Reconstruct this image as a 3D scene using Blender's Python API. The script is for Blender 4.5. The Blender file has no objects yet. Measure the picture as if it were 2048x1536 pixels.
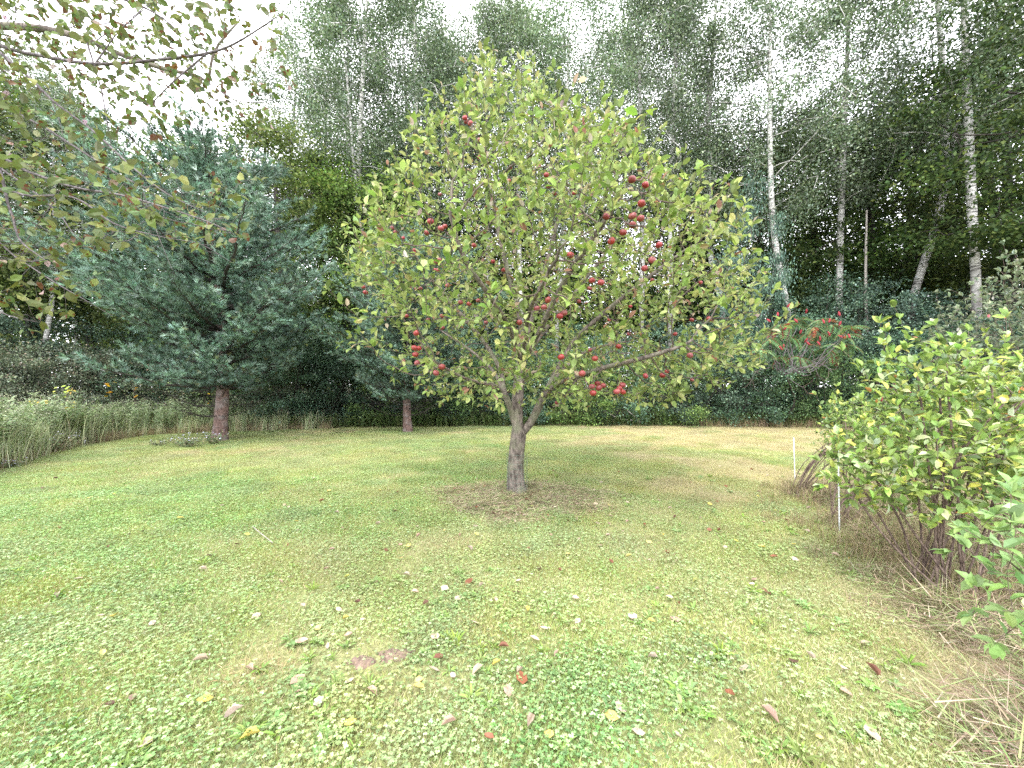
import bpy, math, random
import numpy as np
from mathutils import Matrix, Vector
random.seed(7)
SC = bpy.context.scene
COL = SC.collection
RNG = np.random.default_rng(11)
rad = math.radians

# ------------------------------------------------------------------ camera, sky, sun, exposure
F = 770.0; EYE = 1.6
cam_d = bpy.data.cameras.new('camera'); cam = bpy.data.objects.new('camera', cam_d); COL.objects.link(cam)
cam.location = (0, 0, EYE); cam.rotation_euler = (rad(90), 0, 0)
cam_d.sensor_width = 36; cam_d.lens = 36 * F / 2048; cam_d.clip_start = 0.05; cam_d.clip_end = 500
SC.camera = cam

SUN_EL, SUN_AZ = 58, 205          # high, behind the viewer and a little to the left
world = bpy.data.worlds.new('World'); SC.world = world; world.use_nodes = True
nt = world.node_tree; nt.nodes.clear()
sky = nt.nodes.new('ShaderNodeTexSky'); sky.sky_type = 'NISHITA'; sky.sun_disc = False
sky.sun_elevation = rad(SUN_EL); sky.sun_rotation = rad(SUN_AZ)
sky_s = nt.nodes.new('ShaderNodeVectorMath'); sky_s.operation = 'SCALE'; sky_s.inputs['Scale'].default_value = 0.10
tc = nt.nodes.new('ShaderNodeTexCoord')
cl = nt.nodes.new('ShaderNodeTexNoise'); cl.inputs['Scale'].default_value = 2.2; cl.inputs['Detail'].default_value = 5
cr = nt.nodes.new('ShaderNodeValToRGB')
cr.color_ramp.elements[0].position = 0.3; cr.color_ramp.elements[0].color = (0.92, 0.93, 1.0, 1)
cr.color_ramp.elements[1].position = 0.7; cr.color_ramp.elements[1].color = (1.12, 1.11, 1.14, 1)
mx = nt.nodes.new('ShaderNodeMix'); mx.data_type = 'RGBA'; mx.inputs[0].default_value = 0.88
bg = nt.nodes.new('ShaderNodeBackground'); bg.inputs['Strength'].default_value = 1.0
wo = nt.nodes.new('ShaderNodeOutputWorld')
L = nt.links
L.new(sky.outputs[0], sky_s.inputs[0]); L.new(tc.outputs['Generated'], cl.inputs['Vector'])
L.new(cl.outputs['Fac'], cr.inputs[0]); L.new(sky_s.outputs[0], mx.inputs[6]); L.new(cr.outputs[0], mx.inputs[7])
L.new(mx.outputs[2], bg.inputs['Color']); L.new(bg.outputs[0], wo.inputs[0])

sun_d = bpy.data.lights.new('sun', 'SUN'); sun = bpy.data.objects.new('sun', sun_d); COL.objects.link(sun)
sun_d.energy = 0.9; sun_d.angle = rad(25); sun_d.color = (1, 0.97, 0.92)
_az, _el = rad(SUN_AZ), rad(SUN_EL)
sun.rotation_euler = Vector((math.sin(_az) * math.cos(_el), math.cos(_az) * math.cos(_el), math.sin(_el))).to_track_quat('Z', 'Y').to_euler()
sun.location = (0, 0, 30)

SC.view_settings.view_transform = 'Standard'; SC.view_settings.look = 'None'
SC.view_settings.exposure = 2.45; SC.view_settings.gamma = 1.0; SC.view_settings.use_curve_mapping = False
SC.render.engine = 'CYCLES'
cy = SC.cycles
cy.max_bounces = 6; cy.diffuse_bounces = 3; cy.glossy_bounces = 2; cy.transmission_bounces = 4
cy.use_adaptive_sampling = False
cy.use_denoising = False; cy.denoiser = 'OPENIMAGEDENOISE'; cy.denoising_input_passes = 'RGB_ALBEDO_NORMAL'; cy.denoising_prefilter = 'ACCURATE'

def P(px, py, d):
    """Photograph pixel at distance d in front of the viewer -> point in the place."""
    return np.array([(px - 1024) / F * d, d, EYE - (py - 768) / F * d])
def G(px, py):
    """Photograph pixel on the ground -> point."""
    d = EYE * F / (py - 768)
    return np.array([(px - 1024) / F * d, d, 0.0])
def pix(p):
    d = np.maximum(p[:, 1], 0.05)
    return 1024 + p[:, 0] / d * F, 768 - (p[:, 2] - EYE) / d * F

# ------------------------------------------------------------------ materials
def new_mat(name):
    m = bpy.data.materials.new(name); m.use_nodes = True
    n = m.node_tree; n.nodes.clear()
    out = n.nodes.new('ShaderNodeOutputMaterial')
    return m, n, n.nodes, n.links, out

def hsv_vary(n, N, Lk, col, dh=0.02, dv=0.35, ds=0.2):
    oi = N.new('ShaderNodeObjectInfo'); h = N.new('ShaderNodeHueSaturation')
    for sock, a, lo in (('Hue', dh, 0.5), ('Value', dv, 1.0), ('Saturation', ds, 1.0)):
        m = N.new('ShaderNodeMath'); m.operation = 'MULTIPLY_ADD'
        w = N.new('ShaderNodeMath'); w.operation = 'FRACT'
        k = N.new('ShaderNodeMath'); k.operation = 'MULTIPLY'; k.inputs[1].default_value = {'Hue': 7.13, 'Value': 1.0, 'Saturation': 13.7}[sock]
        Lk.new(oi.outputs['Random'], k.inputs[0]); Lk.new(k.outputs[0], w.inputs[0]); Lk.new(w.outputs[0], m.inputs[0])
        m.inputs[1].default_value = a; m.inputs[2].default_value = lo - a / 2
        Lk.new(m.outputs[0], h.inputs[sock])
    Lk.new(col, h.inputs['Color'])
    return h.outputs[0]

def leaf_mat(name, trans=0.3, rough=0.45, spec=0.4, back=(1.25, 1.2, 1.5), dry=False, blotch=0.0, vary=(0.02, 0.3, 0.15)):
    """Foliage: each leaf's own colour comes from the 'tint' attribute; paler underside; light passes through."""
    m, n, N, Lk, out = new_mat(name)
    a = N.new('ShaderNodeAttribute'); a.attribute_name = 'tint'
    col = a.outputs['Color']
    if dry:
        d = N.new('ShaderNodeAttribute'); d.attribute_name = 'dry'; d.attribute_type = 'INSTANCER'
        mm = N.new('ShaderNodeMix'); mm.data_type = 'RGBA'
        Lk.new(d.outputs['Fac'], mm.inputs[0]); Lk.new(col, mm.inputs[6]); mm.inputs[7].default_value = (0.50, 0.43, 0.24, 1)
        col = mm.outputs[2]
    if blotch > 0:
        tcn = N.new('ShaderNodeTexCoord'); nz = N.new('ShaderNodeTexNoise'); nz.inputs['Scale'].default_value = blotch; nz.inputs['Detail'].default_value = 3
        Lk.new(tcn.outputs['Object'], nz.inputs['Vector'])
        rp = N.new('ShaderNodeValToRGB'); rp.color_ramp.elements[0].position = 0.56; rp.color_ramp.elements[1].position = 0.62
        Lk.new(nz.outputs['Fac'], rp.inputs[0])
        mm = N.new('ShaderNodeMix'); mm.data_type = 'RGBA'; mm.inputs[7].default_value = (0.10, 0.035, 0.012, 1)
        Lk.new(rp.outputs[0], mm.inputs[0]); Lk.new(col, mm.inputs[6]); col = mm.outputs[2]
    col = hsv_vary(n, N, Lk, col, *vary)
    g = N.new('ShaderNodeNewGeometry')
    pale = N.new('ShaderNodeMix'); pale.data_type = 'RGBA'; pale.blend_type = 'MULTIPLY'; pale.clamp_result = False
    pale.inputs[7].default_value = (*back, 1)
    Lk.new(g.outputs['Backfacing'], pale.inputs[0]); Lk.new(col, pale.inputs[6]); col = pale.outputs[2]
    b = N.new('ShaderNodeBsdfPrincipled'); b.inputs['Roughness'].default_value = rough; b.inputs['Specular IOR Level'].default_value = spec
    t = N.new('ShaderNodeBsdfTranslucent'); ms = N.new('ShaderNodeMixShader'); ms.inputs[0].default_value = trans
    yl = N.new('ShaderNodeMix'); yl.data_type = 'RGBA'; yl.blend_type = 'MULTIPLY'; yl.inputs[0].default_value = 1; yl.inputs[7].default_value = (1.15, 1.18, 0.78, 1); yl.clamp_result = False
    Lk.new(col, b.inputs['Base Color']); Lk.new(col, yl.inputs[6]); Lk.new(yl.outputs[2], t.inputs['Color'])
    Lk.new(b.outputs[0], ms.inputs[1]); Lk.new(t.outputs[0], ms.inputs[2]); Lk.new(ms.outputs[0], out.inputs[0])
    return m

def bark_mat(name, c1, c2, scale=(9, 9, 2.0), bump=0.5, rough=0.85, moss=None, ramp=(0.38, 0.62)):
    m, n, N, Lk, out = new_mat(name)
    tcn = N.new('ShaderNodeTexCoord'); mp = N.new('ShaderNodeMapping'); mp.inputs['Scale'].default_value = scale
    nz = N.new('ShaderNodeTexNoise'); nz.inputs['Scale'].default_value = 3; nz.inputs['Detail'].default_value = 8; nz.inputs['Roughness'].default_value = 0.65
    Lk.new(tcn.outputs['Object'], mp.inputs['Vector']); Lk.new(mp.outputs[0], nz.inputs['Vector'])
    rp = N.new('ShaderNodeValToRGB'); rp.color_ramp.elements[0].position = ramp[0]; rp.color_ramp.elements[1].position = ramp[1]
    rp.color_ramp.elements[0].color = (*c1, 1); rp.color_ramp.elements[1].color = (*c2, 1)
    Lk.new(nz.outputs['Fac'], rp.inputs[0]); col = rp.outputs[0]
    if moss:
        n2 = N.new('ShaderNodeTexNoise'); n2.inputs['Scale'].default_value = 5; n2.inputs['Detail'].default_value = 4
        Lk.new(tcn.outputs['Object'], n2.inputs['Vector'])
        r2 = N.new('ShaderNodeValToRGB'); r2.color_ramp.elements[0].position = 0.48; r2.color_ramp.elements[1].position = 0.62
        r2.color_ramp.elements[1].color = (0.6, 0.6, 0.6, 1)
        Lk.new(n2.outputs['Fac'], r2.inputs[0])
        mm = N.new('ShaderNodeMix'); mm.data_type = 'RGBA'; mm.inputs[7].default_value = (*moss, 1)
        Lk.new(r2.outputs[0], mm.inputs[0]); Lk.new(col, mm.inputs[6]); col = mm.outputs[2]
    b = N.new('ShaderNodeBsdfPrincipled'); b.inputs['Roughness'].default_value = rough; b.inputs['Specular IOR Level'].default_value = 0.25
    bp = N.new('ShaderNodeBump'); bp.inputs['Strength'].default_value = bump; bp.inputs['Distance'].default_value = 0.02
    Lk.new(nz.outputs['Fac'], bp.inputs['Height']); Lk.new(bp.outputs[0], b.inputs['Normal'])
    Lk.new(col, b.inputs['Base Color']); Lk.new(b.outputs[0], out.inputs[0])
    return m

def birch_mat(name):
    m, n, N, Lk, out = new_mat(name)
    tcn = N.new('ShaderNodeTexCoord'); mp = N.new('ShaderNodeMapping'); mp.inputs['Scale'].default_value = (1.6, 1.6, 9)
    nz = N.new('ShaderNodeTexNoise'); nz.inputs['Scale'].default_value = 1.6; nz.inputs['Detail'].default_value = 7; nz.inputs['Roughness'].default_value = 0.7
    Lk.new(tcn.outputs['Object'], mp.inputs['Vector']); Lk.new(mp.outputs[0], nz.inputs['Vector'])
    rp = N.new('ShaderNodeValToRGB'); e = rp.color_ramp.elements
    e[0].position = 0.40; e[0].color = (0.03, 0.028, 0.025, 1); e[1].position = 0.50; e[1].color = (0.50, 0.49, 0.46, 1)
    e2 = rp.color_ramp.elements.new(0.8); e2.color = (0.68, 0.67, 0.64, 1)
    Lk.new(nz.outputs['Fac'], rp.inputs[0])
    # rough grey bark low on the trunk
    sx = N.new('ShaderNodeSeparateXYZ'); Lk.new(tcn.outputs['Object'], sx.inputs[0])
    n2 = N.new('ShaderNodeTexNoise'); n2.inputs['Scale'].default_value = 4; n2.inputs['Detail'].default_value = 6
    Lk.new(tcn.outputs['Object'], n2.inputs['Vector'])
    ad = N.new('ShaderNodeMath'); ad.operation = 'MULTIPLY_ADD'; ad.inputs[1].default_value = 7; Lk.new(n2.outputs['Fac'], ad.inputs[0])
    Lk.new(sx.outputs['Z'], ad.inputs[2])
    mr = N.new('ShaderNodeMapRange'); mr.inputs[1].default_value = 7.0; mr.inputs[2].default_value = 10.5
    Lk.new(ad.outputs[0], mr.inputs[0])
    mm = N.new('ShaderNodeMix'); mm.data_type = 'RGBA'; mm.inputs[6].default_value = (0.13, 0.12, 0.11, 1)
    Lk.new(mr.outputs[0], mm.inputs[0]); Lk.new(rp.outputs[0], mm.inputs[7])
    b = N.new('ShaderNodeBsdfPrincipled'); b.inputs['Roughness'].default_value = 0.7
    Lk.new(mm.outputs[2], b.inputs['Base Color']); Lk.new(b.outputs[0], out.inputs[0])
    return m

def ground_mat(name, rough=1.0, bump=0.6):
    m, n, N, Lk, out = new_mat(name)
    a = N.new('ShaderNodeAttribute'); a.attribute_name = 'tint'
    tcn = N.new('ShaderNodeTexCoord')
    nz = N.new('ShaderNodeTexNoise'); nz.inputs['Scale'].default_value = 38; nz.inputs['Detail'].default_value = 8; nz.inputs['Roughness'].default_value = 0.75
    Lk.new(tcn.outputs['Object'], nz.inputs['Vector'])
    mr = N.new('ShaderNodeMapRange'); mr.inputs[1].default_value = 0.3; mr.inputs[2].default_value = 0.7; mr.inputs[3].default_value = 0.45; mr.inputs[4].default_value = 1.5
    Lk.new(nz.outputs['Fac'], mr.inputs[0])
    sc = N.new('ShaderNodeVectorMath'); sc.operation = 'SCALE'; Lk.new(a.outputs['Color'], sc.inputs[0]); Lk.new(mr.outputs[0], sc.inputs['Scale'])
    b = N.new('ShaderNodeBsdfPrincipled'); b.inputs['Roughness'].default_value = rough; b.inputs['Specular IOR Level'].default_value = 0.1
    bp = N.new('ShaderNodeBump'); bp.inputs['Strength'].default_value = bump; bp.inputs['Distance'].default_value = 0.03
    Lk.new(nz.outputs['Fac'], bp.inputs['Height']); Lk.new(bp.outputs[0], b.inputs['Normal'])
    Lk.new(sc.outputs[0], b.inputs['Base Color']); Lk.new(b.outputs[0], out.inputs[0])
    return m

def plain_mat(name, c, rough=0.6, metal=0.0, noise=0.25, scale=20):
    m, n, N, Lk, out = new_mat(name)
    tcn = N.new('ShaderNodeTexCoord'); nz = N.new('ShaderNodeTexNoise'); nz.inputs['Scale'].default_value = scale; nz.inputs['Detail'].default_value = 5
    Lk.new(tcn.outputs['Object'], nz.inputs['Vector'])
    rp = N.new('ShaderNodeValToRGB')
    rp.color_ramp.elements[0].position = 0.3; rp.color_ramp.elements[1].position = 0.7
    rp.color_ramp.elements[0].color = (*[v * (1 - noise) for v in c], 1); rp.color_ramp.elements[1].color = (*[min(1, v * (1 + noise)) for v in c], 1)
    Lk.new(nz.outputs['Fac'], rp.inputs[0])
    b = N.new('ShaderNodeBsdfPrincipled'); b.inputs['Roughness'].default_value = rough; b.inputs['Metallic'].default_value = metal
    Lk.new(rp.outputs[0], b.inputs['Base Color']); Lk.new(b.outputs[0], out.inputs[0])
    return m

def apple_mat():
    m, n, N, Lk, out = new_mat('apple_skin')
    tcn = N.new('ShaderNodeTexCoord'); mp = N.new('ShaderNodeMapping'); mp.inputs['Scale'].default_value = (60, 60, 9)
    oi = N.new('ShaderNodeObjectInfo'); vm = N.new('ShaderNodeVectorMath'); vm.operation = 'SCALE'; vm.inputs[0].default_value = (5, 3, 7)
    Lk.new(oi.outputs['Random'], vm.inputs['Scale'])
    Lk.new(tcn.outputs['Object'], mp.inputs['Vector']); Lk.new(vm.outputs[0], mp.inputs['Location'])
    nz = N.new('ShaderNodeTexNoise'); nz.inputs['Scale'].default_value = 1.2; nz.inputs['Detail'].default_value = 4
    Lk.new(mp.outputs[0], nz.inputs['Vector'])
    n2 = N.new('ShaderNodeTexNoise'); n2.inputs['Scale'].default_value = 14; n2.inputs['Detail'].default_value = 2
    ad = N.new('ShaderNodeVectorMath'); Lk.new(tcn.outputs['Object'], ad.inputs[0]); Lk.new(vm.outputs[0], ad.inputs[1]); Lk.new(ad.outputs[0], n2.inputs['Vector'])
    s = N.new('ShaderNodeMath'); s.operation = 'MULTIPLY_ADD'; s.inputs[1].default_value = 0.35
    Lk.new(nz.outputs['Fac'], s.inputs[0]); Lk.new(n2.outputs['Fac'], s.inputs[2])
    rp = N.new('ShaderNodeValToRGB'); e = rp.color_ramp.elements
    e[0].position = 0.42; e[0].color = (0.085, 0.006, 0.014, 1); e[1].position = 0.88; e[1].color = (0.30, 0.20, 0.08, 1)
    k = rp.color_ramp.elements.new(0.66); k.color = (0.26, 0.022, 0.036, 1)
    k = rp.color_ramp.elements.new(0.77); k.color = (0.26, 0.05, 0.04, 1)
    Lk.new(s.outputs[0], rp.inputs[0])
    col = hsv_vary(n, N, Lk, rp.outputs[0], 0.01, 0.45, 0.2)
    b = N.new('ShaderNodeBsdfPrincipled'); b.inputs['Roughness'].default_value = 0.38
    Lk.new(col, b.inputs['Base Color']); Lk.new(b.outputs[0], out.inputs[0])
    return m

M = dict(
    apple_leaf=leaf_mat('apple_leaf', 0.36, 0.45, 0.22, (1.2, 1.18, 1.5)),
    over_leaf=leaf_mat('spotted_leaf', 0.30, 0.5, 0.2, (1.25, 1.22, 1.9), blotch=45),
    berry_leaf=leaf_mat('shrub_leaf', 0.28, 0.42, 0.3, (1.2, 1.2, 1.7)),
    needles=leaf_mat('pine_needle', 0.08, 0.5, 0.2, (1, 1, 1), vary=(0.01, 0.15, 0.1)),
    aspen_leaf=leaf_mat('aspen_leaf', 0.22, 0.45, 0.22, (1.25, 1.25, 1.6), vary=(0.015, 0.25, 0.2)),
    maple_leaf=leaf_mat('maple_leaf', 0.32, 0.5, 0.15, (1.15, 1.15, 1.4), vary=(0.04, 0.4, 0.2)),
    shrub_leaf=leaf_mat('hedge_leaf', 0.12, 0.45, 0.22, (1.2, 1.2, 1.5), vary=(0.03, 0.4, 0.25)),
    grass=leaf_mat('grass_blade', 0.25, 0.5, 0.14, (1, 1, 1), dry=True, vary=(0.03, 0.28, 0.2)),
    weed=leaf_mat('weed_leaf', 0.22, 0.45, 0.2, (1.1, 1.1, 1.3), vary=(0.03, 0.3, 0.2)),
    straw=leaf_mat('dry_straw', 0.12, 0.7, 0.12, (1, 1, 1), vary=(0.01, 0.25, 0.15)),
    fallen=leaf_mat('fallen_leaf', 0.10, 0.65, 0.15, (1.1, 1.1, 1.2), blotch=60, vary=(0.01, 0.35, 0.15)),
    flower=leaf_mat('petal', 0.2, 0.6, 0.15, (1, 1, 1), vary=(0.0, 0.1, 0.1)),
    apple_bark=bark_mat('apple_bark', (0.055, 0.045, 0.038), (0.21, 0.175, 0.15), (7, 7, 3), 0.8, moss=(0.15, 0.16, 0.10)),
    twig=bark_mat('twig_bark', (0.05, 0.035, 0.03), (0.15, 0.11, 0.095), (20, 20, 20), 0.2),
    grey_twig=bark_mat('grey_twig_bark', (0.06, 0.05, 0.052), (0.17, 0.15, 0.155), (20, 20, 20), 0.2),
    berry_bark=bark_mat('shrub_bark', (0.06, 0.04, 0.035), (0.20, 0.15, 0.12), (20, 20, 6), 0.5),
    pine_bark=bark_mat('pine_bark', (0.055, 0.035, 0.03), (0.20, 0.13, 0.11), (6, 6, 5), 0.9, moss=(0.2, 0.18, 0.17)),
    dark_bark=bark_mat('dark_bark', (0.02, 0.018, 0.016), (0.075, 0.065, 0.055), (6, 6, 1.5), 0.8),
    dead=bark_mat('dead_wood', (0.20, 0.18, 0.16), (0.42, 0.39, 0.35), (10, 10, 3), 0.4),
    birch=birch_mat('aspen_bark'), apple=apple_mat(),
    ground=ground_mat('lawn_ground'), soil=plain_mat('bare_soil', (0.15, 0.105, 0.08), 1.0, noise=0.55, scale=60),
    post=plain_mat('pale_metal_stake', (0.6, 0.62, 0.62), 0.45, 0.3, 0.12), wire=plain_mat('green_wire', (0.16, 0.22, 0.18), 0.5, 0.3),
    seed=plain_mat('sumac_seed', (0.22, 0.022, 0.03), 0.9, noise=0.5, scale=60), stem=plain_mat('stem', (0.12, 0.10, 0.05), 0.7),
)

# ------------------------------------------------------------------ mesh helpers
def mesh_from(name, V, loops, sizes, tint=None, smooth=False, uniq=None):
    me = bpy.data.meshes.new(name)
    V = np.asarray(V, np.float32); loops = np.asarray(loops, np.int32).ravel(); sizes = np.asarray(sizes, np.int32).ravel()
    me.vertices.add(len(V)); me.vertices.foreach_set('co', V.ravel())
    me.loops.add(len(loops)); me.loops.foreach_set('vertex_index', loops)
    me.polygons.add(len(sizes))
    st = np.zeros(len(sizes), np.int32); st[1:] = np.cumsum(sizes)[:-1]
    me.polygons.foreach_set('loop_start', st)
    try: me.polygons.foreach_set('loop_total', sizes)
    except Exception: pass
    me.polygons.foreach_set('use_smooth', np.full(len(sizes), smooth))
    me.update(calc_edges=True)
    if tint is not None:
        ca = me.color_attributes.new('tint', 'FLOAT_COLOR', 'POINT')
        c = np.ones((len(V), 4), np.float32); c[:, :3] = tint; ca.data.foreach_set('color', c.ravel())
    return me

def mk(name, me, mat=None, parent=None, kind=None, loc=None):
    o = bpy.data.objects.new(name, me); COL.objects.link(o)
    if mat is not None and len(me.materials) == 0: me.materials.append(mat)
    if parent is not None: o.parent = parent
    if kind: o['kind'] = kind
    if loc is not None: o.location = loc
    return o
def empty(name, loc, label, cat, group=None, rz=0, sc=1):
    o = bpy.data.objects.new(name, None); COL.objects.link(o); o.empty_display_size = 0.2
    o.location = loc; o.rotation_euler = (0, 0, rz); o.scale = (sc, sc, sc) if not hasattr(sc, '__len__') else sc
    tag(o, label, cat, group); return o
def tag(o, label, cat, group=None, kind=None):
    o['label'] = label; o['category'] = cat
    if group: o['group'] = group
    if kind: o['kind'] = kind

# leaf templates: (verts, loops, sizes) length along +Y, upper side +Z
T_DIAMOND = (np.array([(0, 0, 0), (.34, .45, .07), (0, 1, -.06), (-.34, .45, .07)]), [0, 1, 2, 0, 2, 3], [3, 3])
T_LEAF = (np.array([(0, 0, 0), (.27, .28, .08), (.26, .66, .05), (0, 1, -.16), (-.26, .66, .05), (-.27, .28, .08), (0, .33, 0), (0, .68, -.03)]),
          [0, 1, 6, 6, 1, 2, 7, 7, 2, 3, 0, 6, 5, 6, 7, 4, 5, 7, 3, 4], [3, 4, 3, 3, 4, 3])
T_BLADE = (np.array([(-.5, 0, 0), (.5, 0, 0), (.32, .6, .0), (-.32, .6, .0), (0, 1, 0)]), [0, 1, 2, 3, 3, 2, 4], [4, 3])
T_NEEDLE = (np.array([(-.5, 0, 0), (.5, 0, 0), (0, 1, 0)]), [0, 1, 2], [3])
T_MAPLE = (np.array([(0, 0, 0), (.42, .12, .03), (.3, .38, .04), (.5, .62, -.02), (.2, .66, .03), (0, 1, -.08), (-.2, .66, .03), (-.5, .62, -.02), (-.3, .38, .04), (-.42, .12, .03), (0, .4, 0)]),
           [0, 1, 2, 10, 2, 3, 4, 10, 10, 4, 5, 6, 10, 6, 7, 8, 0, 10, 8, 9], [4, 4, 4, 4, 4])

def norm(v): return v / np.maximum(np.linalg.norm(v, axis=-1, keepdims=True), 1e-9)
def basis(D, N_):
    Y = norm(D); X = norm(np.cross(Y, N_)); Z = np.cross(X, Y)
    return X, Y, Z
def scatter_mesh(tpl, Pn, D, N_, S, W=None):
    """One template copied to many places. S length, W width factor. -> verts, loops, sizes"""
    V0, l0, s0 = tpl; V0 = np.asarray(V0, float); n = len(Pn); k = len(V0)
    X, Y, Z = basis(D, N_)
    S = np.broadcast_to(S, (n,)); W = S if W is None else np.broadcast_to(W, (n,))
    V = (Pn[:, None, :] + V0[None, :, 0, None] * (X * W[:, None])[:, None, :] + V0[None, :, 1, None] * (Y * S[:, None])[:, None, :]
         + V0[None, :, 2, None] * (Z * S[:, None])[:, None, :])
    loops = (np.asarray(l0)[None, :] + (np.arange(n) * k)[:, None]).ravel()
    return V.reshape(-1, 3), loops, np.tile(s0, n)
def merge(parts):
    """parts: list of (V, loops, sizes, tint per vert)"""
    V, Lp, S, Tn, off = [], [], [], [], 0
    for v, l, s, t in parts:
        V.append(v); Lp.append(np.asarray(l) + off); S.append(np.asarray(s)); Tn.append(t); off += len(v)
    return np.concatenate(V), np.concatenate(Lp), np.concatenate(S), np.concatenate(Tn)
def pick_tint(rng, n, pal, wts=None, jit=0.15):
    pal = np.array(pal, float); w = None if wts is None else np.array(wts, float) / sum(wts)
    c = pal[rng.choice(len(pal), n, p=w)]
    return np.clip(c * (1 + rng.normal(0, jit, (n, 1))) * (1 + rng.normal(0, jit * .35, (n, 3))), 0.004, 0.9)
def leaf_soup(rng, tpl, Pn, D, N_, S, pal, wts=None, W=None, jit=.15):
    n = len(Pn); v, l, s = scatter_mesh(tpl, Pn, D, N_, S, W)
    return v, l, s, np.repeat(pick_tint(rng, n, pal, wts, jit), len(tpl[0]), axis=0)

def tube_parts(paths, sides=6):
    Vs, Ls, off = [], [], 0
    ang = np.arange(sides) * 2 * math.pi / sides; ca, sa = np.cos(ang), np.sin(ang)
    for pts, r in paths:
        pts = np.asarray(pts, float); k = len(pts)
        if k < 2: continue
        r = np.broadcast_to(np.asarray(r, float), (k,))
        t = norm(np.gradient(pts, axis=0))
        ref = np.array([0, 0, 1.0]) if abs(t[:, 2]).mean() < 0.7 else np.array([1.0, 0.13, 0])
        u = norm(np.cross(t, ref)); w = np.cross(t, u)
        V = pts[:, None] + r[:, None, None] * (u[:, None] * ca[None, :, None] + w[:, None] * sa[None, :, None])
        Vs.append(V.reshape(-1, 3))
        i = np.arange(k - 1)[:, None] * sides; j = np.arange(sides)[None]; jn = (j + 1) % sides
        Ls.append((np.stack([i + j, i + jn, i + sides + jn, i + sides + j], -1) + off).reshape(-1))
        # tip cap
        off += k * sides
    V = np.concatenate(Vs); Lp = np.concatenate(Ls)
    return V, Lp, np.full(len(Lp) // 4, 4)
def tube_mesh(name, paths, sides=6, wob=0.0):
    V, l, s = tube_parts(paths, sides)
    return mesh_from(name, V, l, s, smooth=True)
def smooth_path(ctrl, n):
    """Catmull-Rom through control rows (any width)"""
    c = np.asarray(ctrl, float); c = np.vstack([2 * c[0] - c[1], c, 2 * c[-1] - c[-2]]); m = len(c) - 3
    out = []
    for q in np.linspace(0, m - 1e-6, n):
        i = int(q); t = q - i; p0, p1, p2, p3 = c[i:i + 4]
        out.append(.5 * (2 * p1 + (p2 - p0) * t + (2 * p0 - 5 * p1 + 4 * p2 - p3) * t * t + (3 * p1 - p0 - 3 * p2 + p3) * t ** 3))
    return np.array(out)

# ------------------------------------------------------------------ branching
def grow(rng, seed_pts, seed_par, att, step, infl, kill, iters=120, trop=(0, 0, 0.0), jit=0.12):
    nodes = [np.array(p, float) for p in seed_pts]; par = list(seed_par)
    att = np.asarray(att, float); trop = np.array(trop)
    near = np.zeros(len(att), int); dist = np.full(len(att), 1e9)
    def upd(lo):
        nonlocal near, dist
        arr = np.array(nodes[lo:])
        for c in range(0, len(arr), 400):
            d = np.linalg.norm(att[:, None] - arr[None, c:c + 400], axis=2); j = d.argmin(1); m = d[np.arange(len(att)), j]
            b = m < dist; near[b] = j[b] + lo + c; dist[b] = m[b]
    upd(0)
    for _ in range(iters):
        act = dist < infl
        if not act.any() or len(att) == 0: break
        ids = np.unique(near[act]); lo = len(nodes); arr = np.array(nodes)
        sums = np.zeros((len(nodes), 3)); np.add.at(sums, near[act], norm(att[act] - arr[near[act]]))
        seen = 0
        for i in ids:
            d = norm(sums[i]) + trop + rng.normal(0, jit, 3); d = d / np.linalg.norm(d)
            q = arr[i] + d * step
            if par[i] >= 0 and np.linalg.norm(q - arr[par[i]]) < step * .5: continue
            nodes.append(q); par.append(int(i)); seen += 1
        if not seen: break
        upd(lo)
        keep = dist > kill
        att = att[keep]; near = near[keep]; dist = dist[keep]
        # drop attractors that stop making progress
        if len(att) == 0: break
        keep = rng.random(len(att)) > 0.01; att = att[keep]; near = near[keep]; dist = dist[keep]
    return np.array(nodes), np.array(par)

def radii(par, r_tip, expo=2.4):
    n = len(par); acc = np.zeros(n); kids = [[] for _ in range(n)]
    for i in range(n - 1, -1, -1):
        r = r_tip if acc[i] == 0 else acc[i] ** (1 / expo)
        if par[i] >= 0: acc[par[i]] += r ** expo; kids[par[i]].append(i)
        acc[i] = r
    return acc, kids
def chains(nodes, par, R, kids, rmax=None):
    out = []; roots = [i for i in range(len(par)) if par[i] < 0]; st = [(i, -1) for i in roots]
    while st:
        i, frm = st.pop(); ch = [frm] if frm >= 0 else []; cur = i
        while True:
            ch.append(cur)
            if not kids[cur]: break
            ks = sorted(kids[cur], key=lambda k: -R[k]); st += [(k, cur) for k in ks[1:]]; cur = ks[0]
        pts = nodes[ch]; r = R[ch].copy()
        if frm >= 0: r[0] = min(R[frm], r[1] * 1.15) if len(r) > 1 else r[0]
        out.append((pts, r, ch))
    return out

# ------------------------------------------------------------------ prototypes
class Proto:
    def __init__(s): s.parts = []          # (name, mesh, kind)
    def add(s, name, me, mat, kind=None):
        me.materials.append(mat); s.parts.append((name, me, kind)); return me
    def place(s, name, loc, label, cat, group=None, rz=0, sc=1):
        r = empty(name, loc, label, cat, group, rz, sc)
        for nm, me, kd in s.parts: mk(nm, me, None, r, kd)
        return r

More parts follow.
